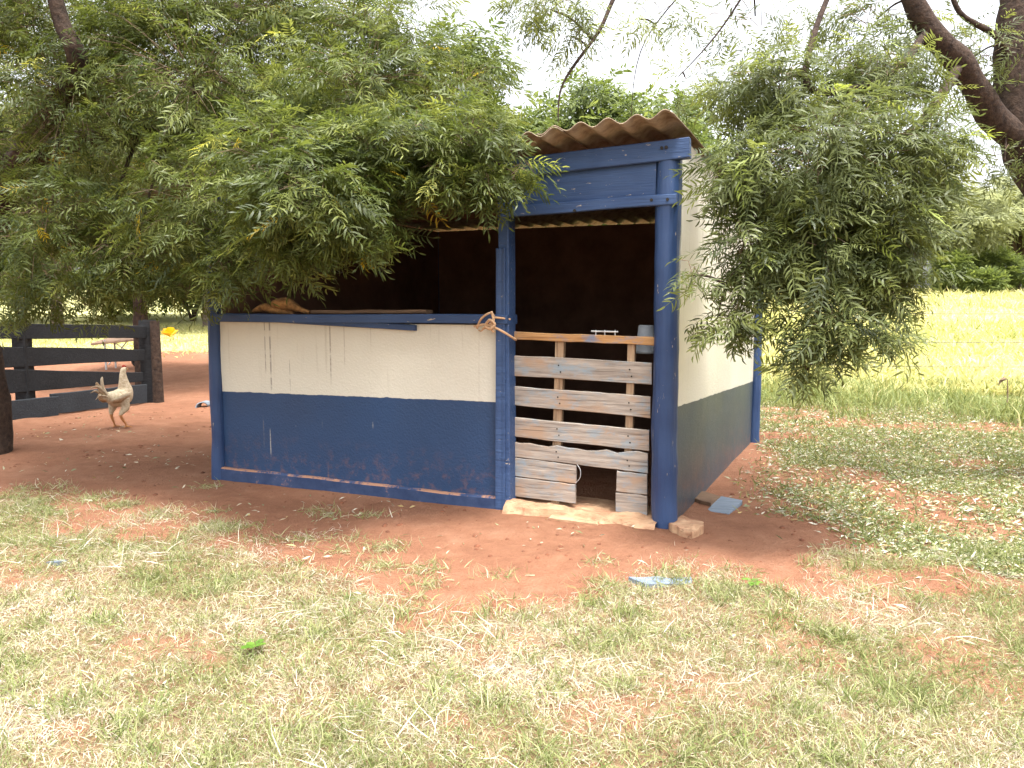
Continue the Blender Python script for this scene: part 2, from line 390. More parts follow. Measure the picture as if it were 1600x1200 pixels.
class MB:
    """collects polygons in world coordinates"""
    def __init__(s): s.v, s.f, s.sm = [], [], []
    def add(s, vs, fs, smooth=False):
        b = len(s.v); s.v += [Vector(p) for p in vs]
        s.f += [[b + i for i in f] for f in fs]; s.sm += [smooth] * len(fs)
    def build(s, name, mat, parent=None, top=False, attrs=None):
        base = base_of(parent) if parent else Vector((0, 0, 0))
        if not parent:
            xs = [p.x for p in s.v]; ys = [p.y for p in s.v]; zs = [p.z for p in s.v]
            base = Vector(((min(xs) + max(xs)) / 2, (min(ys) + max(ys)) / 2, min(zs)))
        me = bpy.data.meshes.new(name)
        me.from_pydata([p - base for p in s.v], [], s.f)
        me.polygons.foreach_set('use_smooth', s.sm)
        for an, fn in (attrs or {}).items():
            a = me.attributes.new(an, 'FLOAT', 'POINT')
            a.data.foreach_set('value', [fn(p) for p in s.v])
        me.update(); me.materials.append(MATS[mat])
        return link(name, me, parent, None if parent else base)
    # -------- shapes
    def quadslab(s, a, b, c, d, n, th, ch=0.004, nseg=8, jit=0.0, seed=0.0, topjit=0.0, botjit=0.0):
        """board with front face corners a(top left) b(top right) c(bottom right) d(bottom left); goes back along n by th"""
        rows = []
        for i in range(nseg + 1):
            t = i / nseg
            T, B = a.lerp(b, t), d.lerp(c, t)
            up = (T - B).normalized()
            j = mnoise.noise(Vector((t * 4 + seed, seed * 1.7, 0.3)))
            j2 = mnoise.noise(Vector((t * 9 + seed, 7 + seed, 0.3)))
            j3 = mnoise.noise(Vector((t * 7 + seed, 17 + seed, 2.3)))
            T = T + up * (j * jit + topjit * j2); B = B + up * (j * jit + botjit * j3)
            off = n * (mnoise.noise(Vector((t * 3 + seed, 3.3, seed))) * jit)
            e = min(ch, (T - B).length * 0.3)
            ring = [T - up * e, T + n * e, T + n * (th - e), T - up * e + n * th,
                    B + up * e + n * th, B + n * (th - e), B + n * e, B + up * e]
            rows.append([p + off for p in ring])
        vs = [p for r in rows for p in r]
        fs = []
        for i in range(nseg):
            for k in range(8):
                a0, b0 = i * 8 + k, i * 8 + (k + 1) % 8
                fs.append([a0, b0, b0 + 8, a0 + 8])
        fs.append([7 - k for k in range(8)]); fs.append([nseg * 8 + k for k in range(8)])
        s.add(vs, fs)
    def beam(s, p0, p1, w, h, up=Vector((0, 0, 1)), nseg=8, ch=0.006, jit=0.004, seed=0.0):
        """timber centred on p0-p1; h along up, w across"""
        p0, p1 = Vector(p0), Vector(p1)
        ax = (p1 - p0).normalized(); sd = ax.cross(up).normalized(); u = sd.cross(ax).normalized()
        n = -sd
        f = sd * (w / 2)
        s.quadslab(p0 + f + u * h / 2, p1 + f + u * h / 2, p1 + f - u * h / 2, p0 + f - u * h / 2, n, w, ch, nseg, jit, seed)
    def tube(s, pts, rad, seg=8, cap=True, rough=0.0, seed=0.0, smooth=True, flute=0.0):
        pts = [Vector(p) for p in pts]
        if isinstance(rad, (int, float)): rad = [rad] * len(pts)
        vs, fs = [], []
        ref = None
        for i, p in enumerate(pts):
            t = (pts[min(i + 1, len(pts) - 1)] - pts[max(i - 1, 0)])
            t = t.normalized() if t.length > 1e-9 else Vector((0, 0, 1))
            if ref is None:
                ref = t.orthogonal().normalized()
            ref = (ref - t * ref.dot(t)); ref = ref.normalized() if ref.length > 1e-6 else t.orthogonal().normalized()
            b = t.cross(ref)
            for k in range(seg):
                a = 2 * math.pi * k / seg
                d = ref * math.cos(a) + b * math.sin(a)
                rr = rad[i]
                if rough: rr *= 1 + rough * mnoise.noise((p + d * rad[i]) * 5.0 + Vector((seed, seed, seed)))
                if flute: rr *= 1 + flute * mnoise.noise(Vector((d.x * 3.5 + seed, d.y * 3.5, p.z * 1.1))) + flute * 0.6 * max(0, mnoise.noise(Vector((d.x * 2 + seed, d.y * 2, p.z * 5))) - 0.25) * 3
                vs.append(p + d * rr)
        for i in range(len(pts) - 1):
            for k in range(seg):
                a0, b0 = i * seg + k, i * seg + (k + 1) % seg
                fs.append([a0, b0, b0 + seg, a0 + seg])
        s.add(vs, fs, smooth)
        if cap:
            m0 = (len(pts) - 1) * seg
            s.add(vs[:seg], [list(range(seg))[::-1]]); s.add(vs[m0:], [list(range(seg))])
    def ellipsoid(s, c, r, nu=12, nv=8, rough=0.0, seed=0, rot=None):
        vs, fs = [], []
        for j in range(nv + 1):
            ph = math.pi * j / nv
            for i in range(nu):
                th = 2 * math.pi * i / nu
                d = Vector((math.sin(ph) * math.cos(th), math.sin(ph) * math.sin(th), math.cos(ph)))
                k = 1 + rough * mnoise.noise(d * 2.2 + Vector((seed, seed * 2, 0)))
                p = Vector((d.x * r[0] * k, d.y * r[1] * k, d.z * r[2] * k))
                if rot: p = rot @ p
                vs.append(Vector(c) + p)
        for j in range(nv):
            for i in range(nu):
                a, b = j * nu + i, j * nu + (i + 1) % nu
                fs.append([a, a + nu, b + nu, b])
        s.add(vs, fs, True)
def smooth_path(pts, n=6):
    pts = [Vector(p) for p in pts]; out = []
    for i in range(len(pts) - 1):
        p0, p1, p2, p3 = pts[max(i - 1, 0)], pts[i], pts[i + 1], pts[min(i + 2, len(pts) - 1)]
        for k in range(n):
            t = k / n
            out.append(0.5 * ((2 * p1) + (p2 - p0) * t + (2 * p0 - 5 * p1 + 4 * p2 - p3) * t * t + (3 * p1 - p0 - 3 * p2 + p3) * t ** 3))
    out.append(pts[-1]); return out
def lerp_rad(r0, r1, n): return [r0 + (r1 - r0) * i / (n - 1) for i in range(n)]

# ================================================================== GROUND
FENCE_Y = 13.6
_lb = [ground(*p) for p in ((-900, 770), (-300, 775), (0, 785), (150, 790), (330, 825), (500, 850), (640, 905), (760, 950), (900, 955), (985, 900), (1150, 905), (1320, 905), (1450, 880), (1600, 868), (2000, 860), (2600, 850))]
_lbx = np.array([p.x for p in _lb]); _lby = np.array([p.y for p in _lb])
def lawn_w(x, y):
    yb = np.interp(x, _lbx, _lby)
    b = (yb - y) + (fbm(x, y, 1.9, 5) - 0.5) * 1.9
    w = sstep(-0.30, 0.62, b)
    bare = sstep(0.58, 0.70, fbm(x + 40, y, 2.3, 4))
    return w * (1 - 0.5 * bare)
def right_w(x, y):
    """thin grass and fallen leaves on the soil to the right of the stall"""
    x0 = np.interp(y, [3.9, 4.6, 5.0, 6, 7.2, 8.7, 10, 14], [3.2, 2.5, 2.35, 2.05, 2.25, 2.8, 3.0, 3.2])
    w = sstep(-0.35, 0.4, x - x0 + (fbm(x + 9, y + 4, 1.3, 4) - 0.5) * 1.6) * sstep(3.7, 4.4, y)
    hole = sstep(0.50, 0.62, fbm(x + 3, y + 77, 1.3, 4))
    return w * (1 - 0.75 * hole)
def field_w(x, y):
    right = sstep(11.2, 13.2, y + (fbm(x, y + 31, 0.6, 3) - 0.5) * 2.5) * sstep(-1.5, 1.5, x)
    left = sstep(18.0, 21.5, y + (fbm(x, y + 31, 0.6, 3) - 0.5) * 2) * (1 - sstep(-1.5, 1.5, x))
    return np.clip(right + left, 0, 1)
def height(x, y):
    x = np.asarray(x, float); y = np.asarray(y, float)
    h = (fbm(x, y, 0.8, 3) - 0.5) * 0.05 + (fbm(x + 7, y + 3, 4.0, 4) - 0.5) * 0.042
    h = h * (0.35 + 0.65 * sstep(0.0, 0.6, np.abs(y - 6.5) - 1.2))
    rise = np.where(y > 13, (y - 13) * 0.052, 0.0)
    rise = np.minimum(rise, 2.75 + (y - 66) * 0.004 * (y > 66))
    return h + rise
def graded(lo, hi, fine_lo, fine_hi, step, g=1.13):
    a = list(np.arange(fine_lo, fine_hi + 1e-6, step))
    s, v = step, fine_hi
    while v < hi: s *= g; v += s; a.append(v)
    s, v = step, fine_lo; pre = []
    while v > lo: s *= g; v -= s; pre.append(v)
    return np.array(pre[::-1] + a)
gx = graded(-500, 500, -7, 6.5, 0.06); gy = graded(-300, 700, 1.6, 12.5, 0.06)
GX, GY = np.meshgrid(gx, gy)
GZ = height(GX, GY)
GV = np.stack([GX.ravel(), GY.ravel(), GZ.ravel()], 1)
ii, jj = np.meshgrid(np.arange(len(gx) - 1), np.arange(len(gy) - 1))
b0 = (jj * len(gx) + ii).ravel()
GF = np.stack([b0, b0 + 1, b0 + 1 + len(gx), b0 + len(gx)], 1)
lw = lawn_w(GX, GY).ravel(); rw = right_w(GX, GY).ravel(); fw = field_w(GX, GY).ravel()
g_ob = link('ground', np_mesh('ground', GV, GF, 'ground_soil', {'lawn': np.maximum(lw, rw * 0.42), 'field': fw}, True))
g_ob['kind'] = 'structure'
g_ob['label'] = 'red bare soil running into pale dry lawn and bright field'
def gz(x, y): return float(height(np.array([x]), np.array([y]))[0])

# ================================================================== STALL
A = ground(343, 748)      # front left corner
C = ground(787, 799)      # door post
B = ground(1036, 822)     # front right corner
D = ground(1171, 690)     # back right corner
e1 = (B - A); e1.z = 0; LEN = e1.length; e1.normalize()
e2 = (D - B); e2.z = 0; DEP = e2.length; e2.normalize()
Z = Vector((0, 0, 1))
nf = Vector((-e1.y, e1.x, 0))                # facade normal, pointing inside
if nf.dot(e2) < 0: nf = -nf
ns = Vector((e2.y, -e2.x, 0))
if ns.dot(e1) < 0: ns = -ns                  # side wall normal, pointing outside right
uC = (C - A).dot(e1)
def W(u, d, z): return A + e1 * u + e2 * d + Z * z     # along the front, into the depth, up
stall = thing('animal_stall', 'blue and cream farm stall with corrugated roof and open doorway', 'stall', W(LEN / 2, DEP / 2, 0))

_bk = [on_plane(x_, y_, W(0, DEP - 0.08, 0), nf) for (x_, y_) in ((700, 360), (1030, 347))]
_bu = [(p - A - e2 * (DEP - 0.08)).dot(e1) for p in _bk]
_bs = (_bk[1].z - _bk[0].z) / (_bu[1] - _bu[0])
def roof_z(u, d):
    front, back = 2.572 + 0.050 * u, _bk[0].z + 0.03 + _bs * (u - _bu[0])
    return front + (back - front) * d / DEP
# half wall
mb = MB()
w0, w1, th = 0.03, uC - 0.02, 0.13
H = 1.425
nu = 16
vs, fs = [], []
for i in range(nu + 1):
    u = w0 + (w1 - w0) * i / nu
    for (d, z) in ((0.02, -0.1), (0.02, H), (0.02 + th, H), (0.02 + th, -0.1)): vs.append(W(u, d, z))
for i in range(nu):
    for k in range(3): fs.append([i * 4 + k, i * 4 + k + 1, i * 4 + 5 + k, i * 4 + 4 + k])
fs += [[0, 3, 2, 1], [nu * 4 + k for k in range(4)]]
mb.add(vs, fs)
uf = lambda p: (p - A).dot(e1)
mb.build('half_wall', 'front_wall_paint', stall, attrs={'u': uf, 'hz': lambda p: p.z, 'band': lambda p: p.z - (0.80 + 0.012 * uf(p))})
# skirting kerb with worn brick edge
mb = MB(); mb.quadslab(W(0.02, -0.028, 0.115), W(w1 + 0.05, -0.028, 0.09), W(w1 + 0.05, -0.035, -0.08), W(0.02, -0.035, -0.08), nf, 0.055, 0.012, 26, 0.006, 3.1, 0.010)
mb.build('skirting', 'skirting_paint', stall)
# sill rails
mb = MB(); mb.beam(W(0.0, 0.06, H + 0.035), W(uC + 0.02, 0.06, H + 0.045), 0.20, 0.07, nseg=18, jit=0.007, seed=1.3)
mb.build('sill_rail', 'blue_paint_wood', stall)
mb = MB(); mb.beam(W(1.0, 0.11, H + 0.092), W(2.1, 0.11, H + 0.096), 0.12, 0.03, nseg=10, jit=0.006, seed=5)
mb.build('bare_sill_board', 'old_wood', stall)
PF = W(0, -0.02, 0)
mb = MB(); mb.quadslab(on_plane(352, 489, PF, nf), on_plane(648, 508, PF, nf), on_plane(648, 517, PF, nf), on_plane(352, 499, PF, nf), nf, 0.035, 0.004, 12, 0.003, 2.2)
mb.build('loose_batten', 'blue_paint_wood', stall)
# side wall, back wall, left wall
def wall(name, c0, c1, nrm, th, zt0, zt1, mat, band=None, nseg=12):
    mb = MB(); vs, fs = [], []
    for i in range(nseg + 1):
        t = i / nseg; p = c0.lerp(c1, t); zt = zt0 + (zt1 - zt0) * t
        for (o, z) in ((0, -0.1), (0, zt), (th, zt), (th, -0.1)):
            q = p + nrm * o; vs.append(Vector((q.x, q.y, z)))
    for i in range(nseg):
        for k in range(3): fs.append([i * 4 + k, i * 4 + k + 1, i * 4 + 5 + k, i * 4 + 4 + k])
    fs += [[0, 3, 2, 1], [nseg * 4 + k for k in range(4)]]
    mb.add(vs, fs)
    L = (c1 - c0).length
    at_ = {'u': lambda p: (p - c0).dot((c1 - c0).normalized()), 'hz': lambda p: p.z,
           'band': (lambda p: p.z - (band[0] + (band[1] - band[0]) * (p - c0).dot((c1 - c0).normalized()) / L)) if band else (lambda p: 1.0)}
    return mb.build(name, mat, stall, attrs=at_)
AMP = 0.023
sw0, sw1 = W(LEN + 0.06, 0.10, 0), W(LEN + 0.02, DEP - 0.02, 0)
wall('side_wall', sw0, sw1, -ns, 0.05, roof_z(LEN, 0.1) - 0.04, roof_z(LEN, DEP) - 0.04, 'side_wall_paint', (0.855, 0.70))
wall('inner_side_wall', sw0 - ns * 0.052, sw1 - ns * 0.052, -ns, 0.05, roof_z(LEN, 0.1) - 0.045, roof_z(LEN, DEP) - 0.045, 'dark_plaster')
wall('back_wall', W(0.1, DEP - 0.08, 0), W(LEN - 0.07, DEP - 0.08, 0), nf, 0.10, roof_z(0, DEP) - AMP - 0.018, roof_z(LEN, DEP) - AMP - 0.018, 'dark_plaster')
wall('left_wall', W(0.0, 0.10, 0), W(0.0, DEP - 0.09, 0), ns, 0.10, roof_z(0, 0.1) - 0.045, roof_z(0, DEP) - 0.045, 'dark_plaster')
# posts
def round_post(name, base, top, r0, r1, seed, n=44, rough=0.10, seg=28):
    base, top = Vector(base), Vector(top); pts, rad = [], []
    for i in range(n + 1):
        t = i / n
        p = base.lerp(top, t)
        p += Vector((mnoise.noise(Vector((t * 3.2, seed, 0))), mnoise.noise(Vector((t * 3.2, seed, 9))), 0)) * 0.018
        pts.append(p); rad.append((r0 + (r1 - r0) * t) * (1 + 0.07 * mnoise.noise(Vector((t * 5, seed, 4)))))
    mb = MB(); mb.tube(pts, rad, seg, True, rough, seed, flute=0.07)
    return mb.build(name, 'blue_paint_post', stall)
round_post('post', B + Vector((0, 0, -0.1)) + nf * 0.02, on_plane(1046, 232, B + nf * 0.02, nf), 0.093, 0.082, 1.7)
round_post('post', A + Vector((0.0, 0, -0.1)) + nf * 0.0, W(0.0, 0.03, roof_z(0, 0) - 0.1), 0.062, 0.055, 4.2)
round_post('post', W(LEN + 0.03, DEP + 0.03, -0.1), W(LEN + 0.03, DEP + 0.03, roof_z(LEN, DEP) - 0.04), 0.07, 0.06, 7.7)
round_post('post', W(0.0, DEP + 0.02, -0.1), W(0.0, DEP + 0.02, roof_z(0, DEP) - 0.04), 0.07, 0.06, 8.7)
mb = MB(); mb.beam(W(uC - 0.01, 0.05, -0.1), W(uC - 0.03, 0.05, roof_z(uC, 0) - 0.12), 0.145, 0.085, up=e1, nseg=24, jit=0.008, seed=6.1, ch=0.008)
mb.build('door_post', 'blue_paint_wood', stall)
mb = MB(); mb.quadslab(on_plane(775, 388, W(0, -0.035, 0), nf), on_plane(789, 388, W(0, -0.035, 0), nf), on_plane(789, 797, W(0, -0.035, 0), nf), on_plane(774, 797, W(0, -0.035, 0), nf), nf, 0.03, 0.003, 16, 0.004, 8.3)
mb.build('door_post_cover_strip', 'blue_paint_wood', stall)
# top beam, lintel board, panel
P1 = W(0, -0.085, 0)
tb_l, tb_r = on_plane(850, 256.5, P1, nf), on_plane(1077, 229.5, P1, nf)
sl = (tb_r - tb_l) / ((tb_r - tb_l).dot(e1))
tb_far = tb_l - sl * ((tb_l - A).dot(e1) - 0.0)
mb = MB(); mb.beam(tb_far + nf * 0.04, tb_r + nf * 0.04, 0.075, 0.135, nseg=24, jit=0.007, seed=2.4)
mb.build('top_beam', 'blue_paint_wood', stall)
P2 = W(0, -0.085, 0)
mb = MB(); mb.quadslab(on_plane(783, 323, P2, nf), on_plane(1057, 302, P2, nf), on_plane(1057, 319, P2, nf), on_plane(783, 340, P2, nf), nf, 0.045, 0.006, 18, 0.006, 5.5)
mb.build('door_lintel', 'blue_paint_wood', stall)
P3 = W(0, -0.035, 0)
mb = MB(); mb.quadslab(on_plane(785, 262, P3, nf), on_plane(1026, 238, P3, nf), on_plane(1024, 312, P3, nf), on_plane(786, 331, P3, nf), nf, 0.03, 0.003, 10, 0.002, 6.5)
mb.build('door_panel', 'blue_paint_wood', stall)
# bolt heads and knots
for (px, py, pl) in ((1018, 312.5, P2), (1043, 311.5, P2), (1034, 231, P1), (1041, 230, P1), (898, 329, P2)):
    p = on_plane(px, py, pl, nf); mb = MB(); mb.tube([p - nf * 0.006, p + nf * 0.012], [0.011, 0.012], 8); mb.build('bolt', 'rubber', stall)
# purlins under the roof
for d in (0.9, 2.2):
    mb = MB(); mb.beam(W(0.05, d, roof_z(0.05, d) - AMP - 0.045), W(LEN + 0.0, d, roof_z(LEN, d) - AMP - 0.045), 0.06, 0.08, nseg=6, seed=d)
    mb.build('purlin', 'dark_plaster', stall)
# corrugated sheets
PITCH_W = 0.188
n_sheet, sheet_w = 6, PITCH_W * 5
u_start = LEN + 0.095 + PITCH_W * 0.6 - PITCH_W - n_sheet * (sheet_w - PITCH_W)
def roof_sheet(k):
    u0 = u_start - PITCH_W * 0.6 + k * (sheet_w - PITCH_W); u1 = u0 + sheet_w
    lift = 0.011 * (k % 2)
    nn = 50; rows = 10; t_ = 0.007
    vs, fs = [], []
    for j in range(rows + 1):
        d = -0.30 + (DEP + 0.62) * j / rows
        for s_ in (1, 0):
            for i in range(nn + 1):
                u = u0 + (u1 - u0) * i / nn
                ph = 2 * math.pi * (u - LEN - 0.03) / PITCH_W
                z = roof_z(u, d) + AMP * math.cos(ph) + lift + (t_ if s_ else 0) + 0.010 * mnoise.noise(Vector((u * 2.5, d * 2.5, k))) + 0.004 * mnoise.noise(Vector((u * 9, d * 6, k)))
                vs.append(W(u, d + 0.012 * mnoise.noise(Vector((u * 4, k, 3.0))), z))
    r = 2 * (nn + 1)
    for j in range(rows):
        for i in range(nn):
            a = j * r + i; fs.append([a, a + 1, a + 1 + r, a + r])
            a = j * r + nn + 1 + i; fs.append([a, a + r, a + 1 + r, a + 1])
    for i in range(nn):
        fs.append([i + nn + 1, i + nn + 2, i + 1, i]); a = rows * r + i; fs.append([a, a + 1, a + nn + 2, a + nn + 1])
    for j in range(rows):
        a = j * r; fs.append([a, a + r, a + r + nn + 1, a + nn + 1]); a = j * r + nn; fs.append([a, a + nn + 1, a + r + nn + 1, a + r])
    mb = MB(); mb.add(vs, fs, True)
    o = mb.build('roof_sheet', 'fibre_cement', stall)
for k in range(n_sheet): roof_sheet(k)
# threshold of sandy earth and bricks
mb = MB(); vs, fs = [], []
for i in range(41):
    u = uC + 0.02 + (LEN - 0.05 - uC) * i / 40
    fr = -0.13 + 0.07 * mnoise.noise(Vector((u * 5, 1.3, 0))) + 0.03 * mnoise.noise(Vector((u * 19, 4.3, 0)))
    for j in range(13):
        t = j / 12; d = fr + (0.42 - fr) * t
        h_ = (0.075 - 0.03 * i / 40 + 0.03 * mnoise.noise(Vector((u * 4, d * 5, 2))) + 0.012 * mnoise.noise(Vector((u * 22, d * 22, 5))))
        vs.append(W(u, d, -0.03 if j == 0 else (0.02 + h_ * 0.35 if j == 1 else h_ * (1 - 0.3 * t))))
for i in range(40):
    for j in range(12): a = i * 13 + j; fs.append([a, a + 13, a + 14, a + 1])
mb.add(vs, fs)
mb.build('threshold', 'sandy_slab', stall)
mb = MB(); mb.quadslab(W(uC + 0.42, -0.165, 0.03), W(uC + 0.78, -0.165, 0.02), W(uC + 0.80, -0.16, -0.06), W(uC + 0.42, -0.16, -0.06), nf, 0.10, 0.012, 6, 0.006, 3.7)
mb.build('threshold_brick', 'sandy_slab', stall)

# ================================================================== PALLET GATE
PG = W(0, 0.095, 0)
def gp(px, py, o=0.0): return on_plane(px, py, PG + nf * o, nf)
gate = thing('pallet_gate', 'weathered slatted pallet gate with a gap at its foot, across the doorway', 'gate', W((uC + LEN) / 2, 0.10, 0.1))
planks = [((797, 518), (1026, 527), (1026, 540), (797, 530), 'rail_wood', 'faded orange and blue top rail', 0.0),
          ((797, 555), (1018, 567), (1018, 601), (797, 586.5), 'pallet_wood', None, 0.0),
          ((797, 603.5), (1016, 620), (1016, 653), (797, 633), 'pallet_wood', None, 0.0),
          ((797, 651.5), (1014, 672.5), (1014, 705), (797, 681.5), 'pallet_wood', None, 0.0),
          ((797, 687), (1012, 713), (1012, 740), (797, 713), 'pallet_wood', 'plank with splintered top edge', 0.045),
          ((797, 714.5), (900, 727), (900, 756), (797, 743), 'pallet_wood', None, 0.0),
          ((797, 744.5), (899, 757.5), (899, 787), (797, 775), 'pallet_wood', None, 0.0),
          ((964, 736), (1011, 741.5), (1011, 773.5), (963, 768), 'pallet_wood', None, 0.0),
          ((962, 769.5), (1011, 775), (1011, 806), (962, 800), 'pallet_wood', None, 0.0)]
for i, (a, b, c, d, mt, lab, tj) in enumerate(planks):
    mb = MB(); mb.quadslab(gp(*a), gp(*b), gp(*c), gp(*d), nf, 0.024, 0.004, 14, 0.004, i * 2.7, 0.004 + tj, 0.003)
    o = mb.build('plank', mt, gate)
    if lab: o['label'] = lab
    # nail heads as sub-parts where they show
    for nx in ((874, 985) if i in (1, 2, 3, 4) else ()):
        t = (nx - a[0]) / (b[0] - a[0]); yt, yb = a[1] + (b[1] - a[1]) * t, d[1] + (c[1] - d[1]) * t
        for q in (0.36, 0.68):
            p = gp(nx - i * 1.2 + (3 if q > 0.5 else 0), yt + (yb - yt) * q)
            nb = MB(); nb.tube([p - nf * 0.003, p + nf * 0.006], [0.006, 0.006], 7); nb.build('nail', 'rubber', o)
for (x0, x1) in (((868, 881), (861, 873)), ((981, 992), (973, 985))):
    mb = MB(); mb.quadslab(gp(x0[0], 526, 0.026), gp(x0[1], 526, 0.026), gp(x1[1], 790, 0.026), gp(x1[0], 790, 0.026), nf, 0.05, 0.003, 8, 0.003, x0[0])
    mb.build('upright', 'pallet_wood_pale', gate)
# bolt latch on the top rail
la = MB()
la.tube([gp(924, 517.5, 0.01), gp(966, 518.5, 0.01)], 0.006, 8)
for x in (931, 945, 961): la.tube([gp(x, 524, 0.01), gp(x, 515.5, 0.01)], 0.004, 6)
la.build('bolt_latch', 'steel', gate)
wr = MB(); wr.tube(smooth_path([gp(902, 726, -0.006), gp(907, 735, -0.02), gp(906, 747, -0.02), gp(899, 755, -0.006)], 6), 0.0025, 5); wr.build('wire_loop', 'steel', gate)

# ================================================================== ROPE on the door post
mb = MB()
def rp(px, py, d): return on_plane(px, py, W(0, d, 0), nf)
mb.tube(smooth_path([rp(745, 513, -0.06), rp(752, 498, -0.09), rp(766, 489, -0.08), rp(772, 497, -0.07), rp(764, 508, -0.09), rp(754, 514, -0.08)], 7), 0.009, 7)
mb.tube(smooth_path([rp(768, 487, -0.08), rp(771, 500, -0.10), rp(768, 513, -0.10), rp(772, 519, -0.09)], 7), 0.010, 7)
mb.tube(smooth_path([rp(741, 510, -0.05), rp(757, 507, -0.09), rp(773, 512, -0.09), rp(789, 520, -0.075), rp(803, 529, 0.0), rp(806, 531, 0.07)], 7), 0.009, 7)
mb.tube(smooth_path([rp(760, 505, -0.10), rp(766, 500, -0.115), rp(773, 507, -0.11), rp(766, 514, -0.115), rp(758, 510, -0.10)], 7), 0.011, 7)
mb.tube(smooth_path([rp(772, 496, -0.08), rp(783, 497, -0.06), rp(797, 499, 0.0)], 6), 0.008, 7)
mb.tube(smooth_path([rp(757, 511, -0.10), rp(752, 517, -0.08), rp(748, 516, -0.06)], 6), 0.006, 6)
tag(mb.build('rope', 'rope_fibre'), 'frayed tan rope knotted round the blue door post above the half wall', 'rope')

# ================================================================== HUSK on the sill, bucket inside
mb = MB()
pz = W(0.62, 0.07, H + 0.085)
pts = smooth_path([pz + e1 * -0.02 + Z * 0.07, pz + e1 * 0.10 + Z * 0.075, pz + e1 * 0.24 + Z * 0.035, pz + e1 * 0.36 + Z * 0.0], 6)
mb.tube(pts, [0.02 + 0.035 * math.sin(math.pi * min(1, (i + 2) / 15)) for i in range(len(pts))], 10, True, 0.35, 3)
pts = smooth_path([pz + e1 * -0.24 + Z * 0.01, pz + e1 * -0.12 + Z * 0.045, pz + Z * 0.02, pz + e1 * 0.2 + Z * -0.005], 6)
mb.tube(pts, [0.014 + 0.02 * math.sin(math.pi * i / 18) for i in range(len(pts))], 8, True, 0.5, 8)
tag(mb.build('dried_palm_husk', 'husk'), 'curled brown dried husk lying on the blue sill of the half wall', 'husk')

def lathe(mb, c, prof, seg=18, tilt=None):
    vs, fs = [], []
    for (r, z) in prof:
        for k in range(seg):
            a = 2 * math.pi * k / seg; p = Vector((r * math.cos(a), r * math.sin(a), z))
            if tilt: p = tilt @ p
            vs.append(Vector(c) + p)
    for i in range(len(prof) - 1):
        for k in range(seg):
            a0, b0 = i * seg + k, i * seg + (k + 1) % seg
            fs.append([a0, b0, b0 + seg, a0 + seg])
    mb.add(vs, fs, True)
inner = sw0 - ns * 0.103
bp = on_plane(1009, 552, W(0, 0.30, 0), nf)
bw = (inner - bp).dot(ns)
bk = thing('bucket', 'grey plastic bucket hung upside down on the inner stall wall behind the gate', 'bucket', bp)
mb = MB(); lathe(mb, bp, [(0.0, 0.21), (0.052, 0.21), (0.058, 0.203), (0.076, 0.02), (0.083, 0.02), (0.083, 0.0), (0.073, 0.0), (0.054, 0.195), (0.0, 0.2)], 22); mb.build('bucket_shell', 'bucket_plastic', bk)
mb = MB(); mb.tube([bp + ns * 0.072 + Z * 0.03, bp + ns * 0.09 + Z * 0.09, bp + ns * (bw + 0.01) + Z * 0.10], 0.006, 6); mb.build('hook', 'steel', bk)

# ================================================================== SCRAPS on the ground
def slab(name, label, cat, corners, th, mat, seed, group=None, lift=0.0, rough=0.01, n=7, tilt=(0, 0)):
    """flat slab: corner pixels on the ground -> thick plate with uneven edges"""
    P = [ground(*c) for c in corners]
    mb = MB(); loop = []
    for i in range(len(P)):
        a, b = P[i], P[(i + 1) % len(P)]
        for k in range(n):
            p = a.lerp(b, k / n); q = mnoise.noise(Vector((p.x * 14, p.y * 14, seed))) * rough
            loop.append(p + Vector((q, q * 0.7, 0)))
    c = sum(loop, Vector()) / len(loop)
    def zz(p, o): return gz(c.x, c.y) + lift + o + tilt[0] * (p.x - c.x) + tilt[1] * (p.y - c.y)
    N_ = len(loop)
    rings = [(1.0, -0.02), (1.0, th * 0.85), (0.975, th), (0.5, th)]
    vs = []
    for (s_, o) in rings:
        for p in loop:
            q = c + (p - c) * s_
            vs.append(Vector((q.x, q.y, zz(q, o) + (mnoise.noise(q * 9) * rough * 0.6 if o > 0 else 0))))
    vs.append(Vector((c.x, c.y, zz(c, th * 1.03))))
    fs = []
    for r in range(len(rings) - 1):
        for k in range(N_):
            a, b = r * N_ + k, r * N_ + (k + 1) % N_
            fs.append([a, b, b + N_, a + N_])
    last = (len(rings) - 1) * N_
    for k in range(N_): fs.append([last + k, last + (k + 1) % N_, len(vs) - 1])
    mb.add(vs, fs)
    return tag(mb.build(name, mat), label, cat, group)
slab('broken_slab', 'jagged tan slab lying against the foot of the round corner post', 'slab', [(1041, 827), (1078, 843), (1101, 833), (1099, 826), (1066, 816)], 0.055, 'sandy_slab', 2, rough=0.035)
slab('board_offcut', 'pale blue board offcut lying on red soil beside the side wall', 'board', [(1103, 798), (1139, 804), (1160, 788), (1125, 780)], 0.018, 'blue_scrap', 3, rough=0.003, tilt=(0.1, 0.03))
slab('brown_tile', 'flat brown slab half behind the pale blue offcut', 'slab', [(1080, 783), (1110, 792), (1126, 781), (1094, 772)], 0.03, 'old_wood', 5, rough=0.012)
slab('blue_splinter', 'long pointed blue board splinter lying at the lawn edge', 'board', [(982, 907), (1010, 916), (1079, 917), (1080, 909), (1046, 910)], 0.012, 'blue_scrap', 7, rough=0.012, lift=0.012, tilt=(0.03, 0.12))
slab('blue_chip', 'small blue chip half buried in the lawn', 'chip', [(74, 884), (90, 891), (104, 882), (88, 876)], 0.008, 'blue_scrap', 9, rough=0.015, lift=0.006, tilt=(0.1, -0.15))
